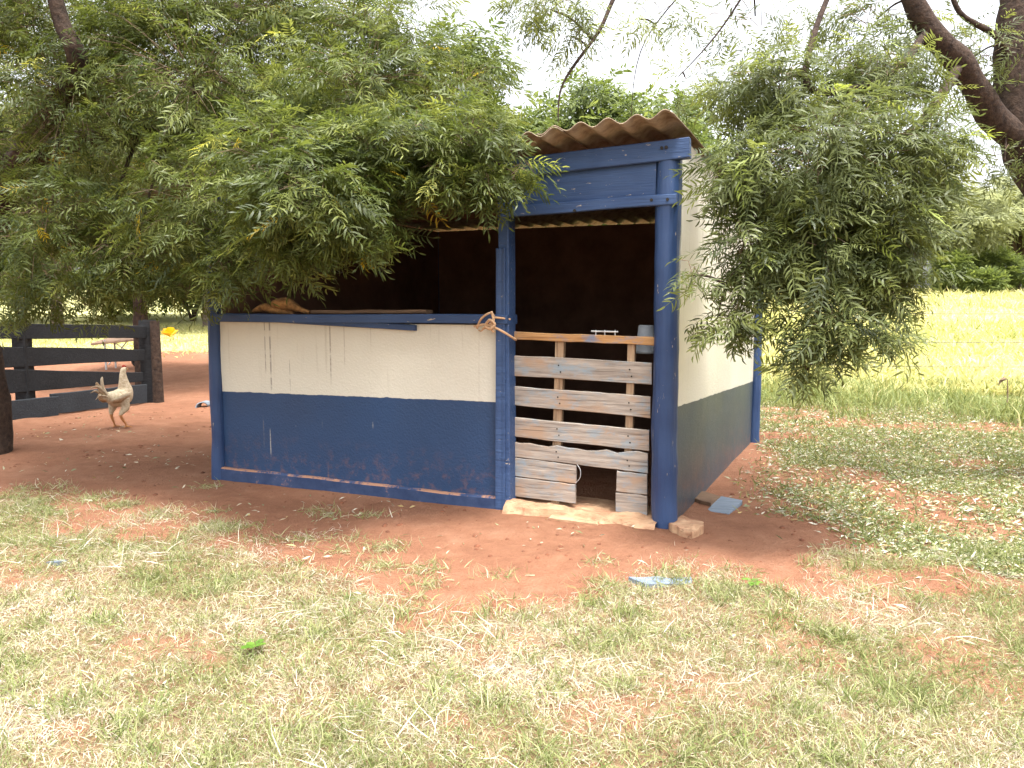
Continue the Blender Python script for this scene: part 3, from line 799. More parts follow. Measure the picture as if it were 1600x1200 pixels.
# curved grey tile by the left post
mb = MB(); c = ground(319, 634); vs, fs = [], []
for j in range(7):
    for (rr, ) in ((0.075,), (0.062,)):
        for i in range(9):
            a = math.pi * i / 8
            vs.append(c + Vector((rr * math.cos(a), -0.1 + 0.2 * j / 6 + 0.06 * math.cos(a), rr * math.sin(a) * 1.1 - 0.01)))
for j in range(6):
    for i in range(8):
        a = j * 18 + i; fs.append([a, a + 1, a + 19, a + 18]); a += 9; fs.append([a, a + 18, a + 19, a + 1])
for i in range(8): fs.append([i, i + 9, i + 10, i + 1]); a = 6 * 18 + i; fs.append([a, a + 1, a + 10, a + 9])
for j in range(6):
    for q in (0, 8): a = j * 18 + q; fs.append([a, a + 18, a + 27, a + 9])
mb.add(vs, fs, True)
tag(mb.build('curved_tile', 'grey_tile'), 'curved grey tile fragment on the soil behind the left corner post', 'tile')

# ================================================================== CORRAL FENCE (left)
fp0 = ground(238, 627); fp1 = ground(-60, 664)
cf = thing('corral_fence', 'dark board corral fence with a thick square end post', 'fence', fp0)
fdir = (fp1 - fp0).normalized(); fn = Vector((-fdir.y, fdir.x, 0))
if fn.y < 0: fn = -fn
def cp(px, py, o=0.0): return on_plane(px, py, fp0 - fn * (0.08 + o), fn)
mb = MB(); mb.beam(fp0 + Z * -0.1 + fn * 0.03, fp0 + fn * 0.03 + Z * (at(238, 500, fp0.y).z), 0.20, 0.20, up=Vector((1, 0, 0)), nseg=10, jit=0.01, seed=3); mb.build('post', 'dark_fence_paint', cf)
mb = MB(); q = ground(255, 629) + fn * 0.12; mb.tube([q + Z * -0.1, q + Z * 0.5, q + Z * 1.3], [0.09, 0.08, 0.075], 10, True, 0.15, 4); mb.build('post', 'bark', cf)
qp = fp0 + fdir * 1.95
mb = MB(); mb.beam(qp - Z * 0.1 + fn * 0.03, qp + fn * 0.03 + Z * 1.3, 0.18, 0.18, up=Vector((1, 0, 0)), nseg=10, jit=0.01, seed=5); mb.build('post', 'dark_fence_paint', cf)
for i, (a, b, c, d, o, mt) in enumerate([
        ((-60, 503), (228, 509), (228, 528), (-60, 530), 0, 'dark_fence_paint'),
        ((-60, 540), (226, 546), (226, 563), (-60, 578), 0, 'dark_fence_paint'),
        ((-60, 576), (224, 582), (224, 596), (-60, 622), 0, 'dark_fence_paint'),
        ((80, 616), (230, 600), (230, 629), (80, 648), 0.06, 'slate_fence_paint'),
        ((-60, 634), (92, 619), (92, 650), (-60, 668), 0.11, 'slate_fence_paint')]):
    mb = MB(); mb.quadslab(cp(*a, o), cp(*b, o), cp(*c, o), cp(*d, o), fn, 0.045, 0.006, 12, 0.008, i * 1.9 + 20)
    mb.build('board', mt, cf)

# hand cart behind the corral
hc0 = ground(200, 590); hz0 = gz(hc0.x, hc0.y)
hc0 = Vector((hc0.x, hc0.y, hz0))
cart = thing('hand_cart', 'tan tilted tray hand cart with one dark wheel behind the corral boards', 'cart', hc0)
sc = hc0.y / F
mb = MB(); mb.quadslab(hc0 + Vector((-0.62, 0.25, 0.62)), hc0 + Vector((0.42, 0.25, 0.86)), hc0 + Vector((0.42, -0.25, 0.66)), hc0 + Vector((-0.62, -0.25, 0.56)), Vector((0, 0, -1)), 0.05, 0.01, 6, 0.004, 1); mb.build('tray', 'tan_board', cart)
for y in (-0.2, 0.2):
    mb = MB(); mb.tube([hc0 + Vector((-0.35, y, 0)), hc0 + Vector((-0.35, y, 0.62))], 0.02, 8); mb.build('leg', 'steel', cart)
mb = MB(); mb.tube([hc0 + Vector((-0.30, -0.2, 0.1)), hc0 + Vector((0.05, 0.0, 0.62))], 0.012, 6); mb.tube([hc0 + Vector((-0.15, -0.2, 0.58)), hc0 + Vector((0.25, 0.0, 0.2))], 0.012, 6); mb.build('brace', 'steel', cart)
mb = MB(); wc = hc0 + Vector((0.28, 0, 0.2)); vs, fs = [], []
for i in range(20):
    a = 2 * math.pi * i / 20
    for k in range(8):
        b = 2 * math.pi * k / 8; r = 0.16 + 0.04 * math.cos(b)
        vs.append(wc + Vector((r * math.cos(a), 0.04 * math.sin(b), r * math.sin(a))))
for i in range(20):
    for k in range(8): fs.append([i * 8 + k, i * 8 + (k + 1) % 8, ((i + 1) % 20) * 8 + (k + 1) % 8, ((i + 1) % 20) * 8 + k])
mb.add(vs, fs, True); wh = mb.build('wheel', 'rubber', cart)
mb = MB(); mb.tube([wc + Vector((0, -0.015, 0)), wc + Vector((0, 0.015, 0))], 0.125, 16); mb.tube([wc + Vector((0, -0.1, 0)), wc + Vector((0, 0.1, 0))], 0.02, 8)
mb.tube([wc, wc + Vector((0, 0, 0.62))], 0.02, 8); mb.build('rim', 'steel', wh)

# ================================================================== ROOSTER
rc0 = ground(186, 671); rc0.z = gz(rc0.x, rc0.y)
ro = thing('rooster', 'cream white rooster with curved tail standing tall on red soil near corral', 'rooster', rc0)
S = rc0.y / F * (95 / 1.0) / 0.76         # scale so that 95 px = 0.76 units tall
def rl(x, y, z): return rc0 + Vector((x, y, z)) * S
hd = Vector((0.36, 0.93, 0)); pe = Vector((-0.93, 0.36, 0))
def rr(f, s_, z): return rc0 + (hd * f + pe * s_ + Z * z) * S     # forward, sideways, up
body_path = smooth_path([rr(-0.17, 0, 0.44), rr(-0.10, 0, 0.40), rr(0.0, 0, 0.375), rr(0.09, 0, 0.40), rr(0.125, 0, 0.47), rr(0.115, 0, 0.55), rr(0.105, 0, 0.63), rr(0.105, 0, 0.70), rr(0.125, 0, 0.735), rr(0.155, 0, 0.735)], 5)
keyr = [0.035, 0.080, 0.108, 0.112, 0.092, 0.064, 0.046, 0.034, 0.032, 0.016]
brad = [float(np.interp(i / 5.0, range(10), keyr)) * S for i in range(len(body_path))]
mb = MB(); mb.tube(body_path, brad, 14, True, 0.12, 2)
for s_, f0, fk, ff in ((0.085, -0.02, 0.00, 0.02), (-0.085, 0.02, -0.01, 0.04)):
    pts = smooth_path([rr(f0 + 0.02, s_ * 0.8, 0.36), rr(f0 + 0.015, s_, 0.26), rr(fk - 0.03, s_, 0.175), rr(ff - 0.015, s_, 0.06), rr(ff, s_, 0.015)], 5)
    kr = [0.066, 0.052, 0.021, 0.0125, 0.0135]
    mb.tube(pts, [float(np.interp(i / 5.0, range(5), kr)) * S for i in range(len(pts))], 10, True, 0.05, 3)
    for (tf, ts) in ((0.075, 0.0), (0.06, 0.045), (0.06, -0.045), (-0.04, 0.0)):
        mb.tube([rr(ff, s_, 0.02), rr(ff + tf * 0.55, s_ + ts * 0.6, 0.016), rr(ff + tf, s_ + ts, 0.002)], [0.011 * S, 0.009 * S, 0.005 * S], 7)
body = mb.build('body', 'rooster_plumage', ro)
rm = body.modifiers.new('join', 'REMESH'); rm.mode = 'VOXEL'; rm.voxel_size = 0.0075 * S; rm.use_smooth_shade = True
def feather(path, w0, parent, name, mat, thick=0.004):
    pts = smooth_path(path, 5); mb = MB(); n_ = len(pts); vs, fs = [], []
    side = pe * 0.75 + hd * 0.5
    for i, p in enumerate(pts):
        t = i / (n_ - 1); w = w0 * S * (0.35 + 0.65 * math.sin(math.pi * min(1, 0.15 + t * 0.8))) * (1 if t < 0.9 else max(0.1, (1 - t) * 10))
        tan = (pts[min(i + 1, n_ - 1)] - pts[max(0, i - 1)]).normalized()
        nrm = tan.cross(pe).normalized(); sd = (nrm * 0.8 + pe * 0.5).normalized()
        vs += [p - sd * w, p + pe * thick, p + sd * w, p - pe * thick]
    for i in range(n_ - 1):
        for k in range(4): fs.append([i * 4 + k, i * 4 + (k + 1) % 4, i * 4 + 4 + (k + 1) % 4, i * 4 + 4 + k])
    fs += [[3, 2, 1, 0], [(n_ - 1) * 4 + k for k in range(4)]]
    mb.add(vs, fs, True); return mb.build(name, mat, parent)
tails = [([(-0.13, 0, 0.42), (-0.19, 0.01, 0.52), (-0.205, 0.01, 0.61), (-0.195, 0.01, 0.67)], 0.020, 'feather_cream'),
         ([(-0.13, 0.02, 0.42), (-0.21, 0.02, 0.50), (-0.26, 0.02, 0.57), (-0.275, 0.02, 0.61)], 0.022, 'feather_buff'),
         ([(-0.13, -0.02, 0.42), (-0.23, -0.02, 0.50), (-0.31, -0.02, 0.56), (-0.41, -0.02, 0.545)], 0.018, 'feather_cream'),
         ([(-0.13, 0.03, 0.41), (-0.22, 0.03, 0.46), (-0.29, 0.03, 0.50), (-0.36, 0.03, 0.485)], 0.016, 'feather_cream'),
         ([(-0.13, -0.03, 0.40), (-0.22, -0.03, 0.43), (-0.29, -0.03, 0.44), (-0.345, -0.03, 0.40)], 0.016, 'feather_cream'),
         ([(-0.12, 0.0, 0.40), (-0.18, 0.0, 0.42), (-0.235, 0.0, 0.50), (-0.245, 0.0, 0.56)], 0.030, 'feather_buff'),
         ([(-0.11, -0.01, 0.38), (-0.19, -0.01, 0.38), (-0.25, -0.01, 0.41), (-0.27, -0.01, 0.47)], 0.035, 'feather_buff')]
for p, w, mt in tails: feather([rr(*q) for q in p], w, ro, 'tail_feather', mt)
for s_ in (1, -1):
    feather([rr(0.10, 0.105 * s_, 0.43), rr(0.02, 0.128 * s_, 0.40), rr(-0.08, 0.115 * s_, 0.375), rr(-0.16, 0.08 * s_, 0.37)], 0.062, ro, 'wing', 'feather_cream', 0.012)
    mb = MB(); mb.ellipsoid(rr(0.130, 0.031 * s_, 0.742), (0.007 * S,) * 3, 8, 6); mb.build('eye', 'eye_dark', ro)
mb = MB(); mb.tube([rr(0.145, 0, 0.735), rr(0.17, 0, 0.733), rr(0.192, 0, 0.722)], [0.015 * S, 0.010 * S, 0.002 * S], 8); mb.build('beak', 'beak_horn', ro)
mb = MB()
for i, (f_, h_) in enumerate(((0.15, 0.012), (0.138, 0.02), (0.122, 0.024), (0.106, 0.02))):
    mb.ellipsoid(rr(f_, 0, 0.765 + h_ * 0.3), (0.010 * S, 0.006 * S, h_ * S), 8, 6)
mb.build('comb', 'comb_red', ro)
mb = MB(); mb.ellipsoid(rr(0.155, 0.008, 0.70), (0.009 * S, 0.006 * S, 0.02 * S), 8, 6); mb.build('wattle', 'comb_red', ro)

# ================================================================== LEAVES
def leaflet(L, w, curve):
    """sickle leaflet in its own frame: grows along +x, bends to +y; 8 verts, 6 triangles"""
    rows = [(0.22, 0.80, 0.003), (0.52, 1.0, 0.004), (0.80, 0.62, -0.002)]
    pts = [(0, 0, 0)]
    for (t, k, z) in rows:
        c = curve * t ** 1.8; tx, ty = 1.0, 1.8 * curve / L * t ** 0.8
        q = math.hypot(tx, ty); nx, ny = -ty / q, tx / q
        pts += [(t * L - nx * w * k, c - ny * w * k, z), (t * L + nx * w * k, c + ny * w * k, z)]
    pts.append((L, curve, -0.010))
    return np.array(pts), np.array([(0, 1, 2), (1, 3, 2), (2, 3, 4), (3, 5, 4), (4, 5, 6), (5, 7, 6)])
def diamond(L, w, curve):
    return np.array([(0, 0, 0), (0.45 * L, curve * 0.3 - w, 0.004), (0.5 * L, curve * 0.3 + w, 0.004), (L, curve, -0.01)]), np.array([(0, 1, 2), (1, 3, 2)])
def compound(seed, npair=6, L=0.27, lf=0.070, wf=0.0068, shape=leaflet):
    r = np.random.default_rng(seed)
    V, Fs, off = [], [], 0
    droop = r.uniform(0.10, 0.42); sideb = r.uniform(-0.25, 0.25)
    def rach(t): return np.array([L * t, sideb * L * t * t, -droop * L * t * t])
    for i in range(npair * 2 + 1):
        if i == npair * 2: t, a, sgn = 1.0, 0.0, 1
        else:
            t = 0.22 + 0.74 * (i // 2) / npair + r.uniform(-0.012, 0.012); sgn = 1 if i % 2 else -1
            a = sgn * math.radians(r.uniform(68, 90) - 14 * t)
        l_ = lf * r.uniform(0.8, 1.15) * (0.78 + 0.5 * math.sin(math.pi * min(1, t * 0.85)))
        v, f = shape(l_, wf * r.uniform(0.8, 1.2), -sgn * l_ * r.uniform(0.28, 0.55))
        ro_ = r.uniform(-0.5, 0.5); dr = -r.uniform(-0.05, 0.40)
        c, s_ = math.cos(ro_), math.sin(ro_); v = v @ np.array([[1, 0, 0], [0, c, s_], [0, -s_, c]])
        c, s_ = math.cos(dr), math.sin(dr); v = v @ np.array([[c, 0, s_], [0, 1, 0], [-s_, 0, c]])
        c, s_ = math.cos(a), math.sin(a); v = v @ np.array([[c, s_, 0], [-s_, c, 0], [0, 0, 1]])
        V.append(v + rach(t)); Fs.append(f + off); off += len(v)
    if shape is diamond: return np.concatenate(V), np.concatenate(Fs)
    rv, k = [], 3
    for i in range(k):
        p = rach(i / (k - 1)); rv += [p + (0, 0.0016, 0), p - (0, 0.0016, 0)]
    rf = []
    for i in range(k - 1): rf += [(2 * i, 2 * i + 1, 2 * i + 2), (2 * i + 1, 2 * i + 3, 2 * i + 2)]
    V.append(np.array(rv)); Fs.append(np.array(rf) + off)
    return np.concatenate(V), np.concatenate(Fs)
COMP = [compound(100 + i) for i in range(7)]
COMP_LOW = [compound(100 + i, wf=0.0078, shape=diamond) for i in range(7)]     # same leaves, fewer faces, for the depth of the crown
SPARSE = [compound(200 + i, npair=3, L=0.30, lf=0.13, wf=0.026, shape=diamond) for i in range(5)]

def basis(dirs, ups):
    x = dirs / np.linalg.norm(dirs, axis=1, keepdims=True)
    y = np.cross(ups, x); ny = np.linalg.norm(y, axis=1, keepdims=True); y = y / np.maximum(ny, 1e-6)
    z = np.cross(x, y)
    return np.stack([x, y, z], 2)           # columns are axes
def instance_mesh(variants, pos, R, scale, tone, which):
    Vs, Fs, Ts, off = [], [], [], 0
    for k, (v, f) in enumerate(variants):
        idx = np.where(which == k)[0]
        if not len(idx): continue
        p = np.einsum('nij,vj->nvi', R[idx] * scale[idx, None, None], v) + pos[idx, None, :]
        nv = len(v)
        Vs.append(p.reshape(-1, 3)); Ts.append(np.repeat(tone[idx], nv))
        Fs.append((f[None] + (np.arange(len(idx)) * nv)[:, None, None] + off).reshape(-1, 3)); off += len(idx) * nv
    return np.concatenate(Vs), np.concatenate(Fs), np.concatenate(Ts)
LEAF_MESH = {}
def leaf_mesh_for(mat, k, tone):
    key = (mat, k, tone)
    if key not in LEAF_MESH:
        v, f = COMP[k]
        LEAF_MESH[key] = np_mesh('leaf', v, f, mat, {'tone': np.full(len(v), tone)})
    return LEAF_MESH[key]

def crown_points(blobs, r):
    """twig tips in the blobs; returns tips, outward directions, blob index"""
    T, Dn, Bi = [], [], []
    for bi, (c, rad, n_) in enumerate(blobs):
        n_ = int(n_ * 1.28); d = r.normal(size=(n_, 3)); d /= np.linalg.norm(d, axis=1, keepdims=True)
        q = r.random(n_) ** 0.45
        T.append(np.array(c) + d * q[:, None] * np.array(rad)); Dn.append(d); Bi.append(np.full(n_, bi))
    return np.concatenate(T), np.concatenate(Dn), np.concatenate(Bi)

def tree_thing(name, label, loc, trunk_paths, blobs, seed, leafmat, variants, per_tip=5, barkmat='bark', lscale=1.0, n_single=0, group=None,
               twig_frac=0.6, keep=None, droop=0.22, twig_len=0.28, hubs=None, tone_shift=0.0):
    r = np.random.default_rng(seed)
    t = thing(name, label, 'tree', loc, group)
    mb = MB()
    for (pts, r0, r1) in trunk_paths:
        sp = smooth_path(pts, 7); mb.tube(sp, lerp_rad(r0, r1, len(sp)), 10 if r0 > 0.05 else 6, True, 0.22 if r0 > 0.04 else 0.1, seed)
    # secondary branches from the nearest limb point to each blob
    limb = [p for (pts, a, b_) in trunk_paths for p in smooth_path(pts, 7)]
    tips, dn, bi = crown_points(blobs, r)
    if keep is not None:
        k = keep(tips); tips, dn, bi = tips[k], dn[k], bi[k]
    for b_, (c, rad, n_) in enumerate(blobs):
        c = Vector(c); near = min(limb, key=lambda p: (p - c).length)
        mid = near.lerp(c, 0.5) + Vector((0, 0, 0.10 * (near - c).length))
        mb.tube(smooth_path([near, mid, c], 5), lerp_rad(min(0.035, 0.008 + 0.012 * (near - c).length) * lscale, 0.008 * lscale, 11), 6, True, 0.1)
    tr = mb.build('trunk', barkmat, t)
    # twigs
    tw = MB()
    sel = np.where(r.random(len(tips)) < twig_frac)[0]
    for i in sel:
        p = Vector(tips[i]); c = Vector(blobs[bi[i]][0]); dd = (c - p)
        q = p + dd * min(1, 0.75) + Vector(r.normal(size=3) * 0.05)
        tw.tube([q, p.lerp(q, 0.45) + Vector((0, 0, 0.05)), p], [0.0045 * lscale, 0.0035 * lscale, 0.002 * lscale], 3, False)
    base = np.array(loc)
    # leaves around each tip
    n_t = len(tips)
    az = r.random((n_t, per_tip)) * 2 * np.pi
    D_ = np.repeat(dn, per_tip, 0) * 0.55
    D_ += np.stack([np.cos(az).ravel(), np.sin(az).ravel(), np.zeros(n_t * per_tip)], 1) * 0.9
    D_[:, 2] += r.normal(-droop, 0.35, n_t * per_tip)
    pos = np.repeat(tips, per_tip, 0) + r.normal(size=(n_t * per_tip, 3)) * 0.035 * lscale
    up = np.array([0, 0, 0.75]) + np.repeat(dn, per_tip, 0) * 0.75 + r.normal(size=(len(pos), 3)) * 0.35
    R = basis(D_, up)
    scl = lscale * r.uniform(0.55, 1.22, len(pos))
    tip_tone = np.repeat(r.normal(0, 0.16, n_t), per_tip)
    tone = np.clip(0.45 + tone_shift + tip_tone + r.normal(0, 0.13, len(pos)), 0, 0.97)
    yl = r.random(len(pos)) < 0.0025; tone[yl] = 1.0
    which = r.integers(0, len(variants), len(pos))
    if variants is COMP:
        u_, v_ = pos[:, 0] / pos[:, 1], (pos[:, 2] - 1.6) / pos[:, 1]
        deep = (pos[:, 1] > 5.75) | (np.abs(u_) > 0.72) | (v_ > 0.46)
        variants = COMP + COMP_LOW; which = which + 7 * deep
    singles = np.zeros(len(pos), bool)
    if n_single:
        y = pos[:, 1]; u = pos[:, 0] / y; v_ = (pos[:, 2] - 1.6) / y
        vis = (np.abs(u) < 0.64) & (v_ < 0.36) & (which < 7)
        order = np.argsort(np.where(vis, y, 99.0)); singles[order[:n_single]] = True
    V, Fc, T = instance_mesh(variants, (pos - base)[~singles], R[~singles], scl[~singles], tone[~singles], which[~singles])
    cr = link('crown', np_mesh('crown', V, Fc, leafmat, {'tone': T}), t); cr['kind'] = 'stuff'
    if tw.v:
        two = tw.build('twig_spray', 'twig', t); two['kind'] = 'stuff'
    for i in np.where(singles)[0]:
        tn = round(float(tone[i]) * 6) / 6 if tone[i] < 0.98 else 1.0
        o = bpy.data.objects.new('leaf', leaf_mesh_for(leafmat, int(which[i]), min(tn, 0.95 if tn < 1 else 1.0))); COL.objects.link(o)
        o.parent = cr
        M = Matrix([[*(R[i][j] * scl[i]), (pos[i] - base)[j]] for j in range(3)] + [[0, 0, 0, 1]])
        o.matrix_local = M
    return t
def blob(px, py, Y, rx, ry, rz, n_): return (tuple(at(px, py, Y)), (rx, ry, rz), n_)

# ---------------------------------------------------------------- left neem
tl = ground(-8, 706); tl = Vector((tl.x - 0.05, tl.y, 0))
Lf = [blob(500, 310, 4.95, .48, .45, .34, 140), blob(425, 265, 5.2, .50, .45, .36, 80), blob(620, 235, 5.25, .50, .40, .30, 95), blob(735, 215, 5.3, .34, .3, .24, 50),
      blob(755, 285, 5.1, .16, .15, .08, 12), blob(690, 280, 5.15, .25, .2, .13, 26), blob(575, 358, 5.0, .22, .25, .13, 24), blob(810, 275, 5.15, .16, .12, .10, 10),
      blob(455, 380, 5.1, .26, .25, .16, 30), blob(560, 130, 6.0, .75, .6, .5, 100), blob(720, 150, 6.8, .60, .6, .42, 60), blob(620, 30, 6.9, .50, .6, .6, 60),
      blob(300, 120, 6.3, .95, .7, .7, 160), blob(310, 320, 5.9, .60, .5, .5, 80), blob(120, 150, 6.4, 1.0, .7, .8, 170), blob(80, 350, 6.2, .65, .6, .55, 90),
      blob(210, 400, 6.3, .52, .45, .28, 70), blob(355, 415, 5.7, .20, .2, .24, 30), blob(50, 455, 6.5, .40, .35, .25, 36), blob(420, 20, 7.0, 1.0, .9, .6, 100),
      blob(150, -20, 7.0, 1.2, .9, .8, 110), blob(-170, 200, 6.6, 1.0, .9, 1.0, 70), blob(300, 455, 6.4, .22, .2, .1, 10), blob(150, 465, 6.4, .35, .2, .10, 16),
      blob(60, 20, 6.5, .6, .5, .4, 70), blob(250, 10, 6.6, .6, .5, .4, 75), blob(430, 0, 6.7, .6, .5, .4, 75), blob(570, 50, 6.4, .45, .4, .35, 50), blob(640, 110, 6.5, .35, .4, .3, 36),
      blob(300, -330, 8.2, 1.6, 1.2, 1.0, 60), blob(-150, -300, 8.2, 1.6, 1.3, 1.1, 60), blob(600, -260, 8.4, 1.2, 1.0, .8, 30), blob(80, 230, 8.5, 1.6, 1.0, 1.0, 160), blob(300, 300, 8.0, 1.1, .8, .8, 90), blob(40, 60, 7.8, 1.3, .8, .9, 90), blob(330, 40, 8.2, 1.3, .8, .9, 90), blob(420, -120, 8.6, 1.6, 1.0, .9, 70),
      ((-3.7, 5.3, 4.5), (1.1, .9, .6), 40), ((-2.3, 6.2, 4.7), (1.0, .8, .5), 20), ((-5.0, 6.0, 4.6), (1.2, 1.0, .7), 45), ((-6.4, 9.2, 4.6), (1.7, 1.5, .8), 70), ((-8.0, 8.0, 4.3), (1.6, 1.5, .9), 50), ((-7.6, 10.6, 4.9), (1.6, 1.4, .9), 50), ((-5.0, 10.2, 5.2), (1.4, 1.3, .8), 40)]
tp = [([tl + Z * -0.15, tl + Vector((0.0, 0, 0.7)), tl + Vector((-0.02, -0.1, 1.5)), tl + Vector((0.12, -0.3, 2.4)), tl + Vector((0.3, -0.5, 3.4)), tl + Vector((0.2, -0.4, 5.2))], 0.24, 0.09),
      ([tl + Vector((-0.02, -0.1, 1.5)), at(40, 265, 7.6), at(200, 205, 6.9), at(330, 200, 6.3), at(480, 208, 5.9), at(640, 225, 5.5)], 0.12, 0.03),
      ([at(330, 200, 6.3), at(420, 280, 5.6), at(500, 330, 5.05)], 0.05, 0.015),
      ([at(70, -60, 6.0), at(95, 30, 6.0), at(118, 110, 6.1), at(60, 200, 7.0), tl + Vector((0.05, -0.2, 2.2))], 0.05, 0.11),
      ([tl + Vector((0.12, -0.3, 2.4)), at(200, 60, 7.2), at(420, 20, 7.2), at(620, 60, 7.0)], 0.11, 0.03),
      ([tl + Vector((0.3, -0.5, 3.4)), at(150, -180, 8.0), at(380, -250, 8.2)], 0.09, 0.03),
      ([at(480, 208, 5.9), at(600, 215, 6.2), at(720, 160, 6.7)], 0.035, 0.012)]
tree_thing('neem_tree', 'large neem tree overhanging the cream half wall, its dark trunk leaning beside the corral', tl, tp, Lf, 21, 'neem_leaf', COMP, n_single=300, tone_shift=-0.05, lscale=0.79)

# ---------------------------------------------------------------- right neem
tr0 = Vector((5.25, 6.7, 0))
fork = at(1612, 235, 6.4)
Rf = [blob(1290, 250, 4.95, .64, .5, .46, 185), blob(1275, 385, 4.85, .50, .4, .34, 115), blob(1152, 270, 5.0, .17, .2, .30, 34), blob(1160, 405, 4.8, .14, .2, .26, 22),
      blob(1385, 370, 4.9, .26, .30, .34, 62), blob(1450, 230, 5.0, .26, .35, .34, 46), blob(1140, 495, 4.7, .16, .12, .11, 12), blob(1285, 512, 4.7, .28, .2, .14, 26), blob(1262, 578, 4.65, .07, .06, .05, 4),
      blob(1255, 565, 4.65, .11, .08, .06, 5), blob(1365, 528, 4.7, .18, .12, .07, 9), blob(1385, 450, 4.8, .22, .2, .14, 22), blob(1210, 130, 5.4, .44, .4, .26, 66), blob(1370, 115, 5.6, .38, .4, .24, 60), blob(1080, 430, 4.75, .07, .06, .06, 3),
      blob(1180, 25, 6.6, .7, .5, .20, 16), blob(1370, 30, 6.2, .6, .5, .28, 36), blob(860, 15, 6.2, .45, .4, .18, 20), blob(1000, 30, 6.4, .35, .4, .2, 7), blob(1520, 90, 6.6, .40, .5, .4, 26), blob(1570, 250, 6.2, .25, .4, .15, 8),
      blob(900, 60, 6.2, .22, .3, .14, 8), blob(1070, 120, 6.4, .3, .3, .2, 6),
      blob(1100, -220, 7.0, 1.4, 1.0, .8, 40), blob(1500, -250, 7.0, 1.6, 1.2, .9, 90), blob(1800, 0, 7.2, 1.2, 1.2, 1.2, 70), blob(1850, 300, 6.8, .8, .8, .6, 40), blob(850, -170, 6.8, .8, .7, .4, 16)]
tp = [([tr0 + Z * -0.15, tr0 + Vector((-0.05, 0, 0.9)), tr0 + Vector((-0.35, -0.1, 1.9)), fork, at(1590, 120, 6.5), at(1592, -20, 6.6), at(1600, -220, 6.8)], 0.26, 0.12),
      ([fork, at(1555, 185, 6.3), at(1500, 100, 6.1), at(1450, 45, 6.0), at(1410, -30, 6.0), at(1330, -160, 6.2)], 0.115, 0.06),
      ([at(1450, 45, 6.0), at(1400, 110, 5.7), at(1330, 140, 5.4), at(1262, 135, 5.3), at(1270, 60, 5.5), at(1300, -20, 5.7)], 0.03, 0.02),
      ([at(1500, 100, 6.1), at(1440, 190, 5.5), at(1340, 260, 5.05), at(1260, 340, 4.9)], 0.04, 0.012),
      ([at(1330, -160, 6.2), at(1150, -100, 6.4), at(990, -40, 6.3), at(935, 50, 6.2), at(880, 130, 6.1), at(872, 190, 6.0)], 0.03, 0.004),
      ([at(1260, 340, 4.9), at(1245, 430, 4.8), at(1320, 500, 4.75)], 0.014, 0.005),
      ([at(1260, 340, 4.9), at(1150, 420, 4.75), at(1120, 500, 4.7)], 0.012, 0.004),
      ([at(1590, 120, 6.5), at(1560, 60, 6.4), at(1500, 20, 6.4), at(1480, -40, 6.4)], 0.03, 0.015),
      ([at(1140, -90, 6.4), at(1010, 60, 6.5), at(985, 190, 6.5)], 0.008, 0.002),
      ([at(1230, -120, 6.3), at(1130, 40, 6.3), at(1060, 120, 6.3)], 0.012, 0.003)]
tree_thing('neem_tree', 'forked neem tree whose drooping leafy bough hangs in front of the side wall', tr0, tp, Rf, 33, 'neem_leaf_dark', COMP, n_single=300, droop=0.42, lscale=0.80, tone_shift=0.06)

# ---------------------------------------------------------------- trees behind
def bg_tree(label, px, base_y, Y, hgt, wid, seed, n_=9, mat='back_leaf', per=5, lsc=1.0, barkm='bark_grey', group=None, tips=46, low=0.35, lean=0.0):
    r = np.random.default_rng(seed)
    x = at(px, base_y, Y).x
    loc = Vector((x, Y, gz(x, Y)))
    tops, paths = [], []
    th_ = hgt * low
    paths.append(([loc - Z * 0.2, loc + Z * th_ * 0.6 + Vector((lean * 0.4, 0, 0)), loc + Z * th_ + Vector((lean, 0, 0)), loc + Z * hgt * 0.75 + Vector((lean * 1.2, 0.1, 0))], hgt * 0.028, hgt * 0.010))
    bl = []
    for i in range(n_):
        a = 2 * math.pi * i / n_ + r.uniform(-0.4, 0.4); q = r.uniform(0.25, 1.0)
        c = loc + Vector((lean + math.cos(a) * wid * 0.36 * q, math.sin(a) * wid * 0.36 * q, hgt * (0.46 + 0.40 * r.random() * (1.15 - 0.5 * q))))
        k = wid * r.uniform(0.17, 0.27)
        bl.append((tuple(c), (k, k, k * r.uniform(0.6, 0.85)), tips))
    bl.append((tuple(loc + Vector((lean, 0, hgt * 0.86))), (wid * 0.2, wid * 0.2, hgt * 0.12), tips))
    for b_ in bl[::2]:
        c = Vector(b_[0]); s_ = loc + Z * th_ + Vector((lean, 0, 0)); paths.append(([s_, s_.lerp(c, 0.5) + Z * hgt * 0.03, c], hgt * 0.014, hgt * 0.004))
    return tree_thing('tree', label, loc, paths, bl, seed, mat, SPARSE, per_tip=per, barkmat=barkm, lscale=lsc, group=group, twig_frac=0.0, droop=0.25)
bg_tree('light green tree rising over the corrugated roof edge', 915, 600, 15.5, 6.0, 4.8, 51, lsc=1.0, tips=110)
bg_tree('yellowish bushy tree behind the roof, between two others', 730, 600, 17.0, 7.4, 5.4, 52, lsc=1.1, tips=110)
bg_tree('low tree peeping above the right end of the corrugated roof', 1050, 600, 17.5, 6.0, 4.8, 53, lsc=1.1, tips=100)
bg_tree('tree with a dark bare trunk standing right behind the corral end post', 226, 620, 14.2, 6.2, 5.2, 54, mat='neem_leaf', lsc=1.0, barkm='bark', tips=70, low=0.3)
bg_tree('pale leafy tree across the sunlit yard behind the corral boards', 95, 590, 24.0, 7.5, 7.0, 55, lsc=1.7, tips=80, low=0.2)
bg_tree('broad tree across the sunlit yard, seen past the left corner post', 330, 590, 27.0, 8.5, 8.0, 56, lsc=1.8, tips=80, low=0.2)
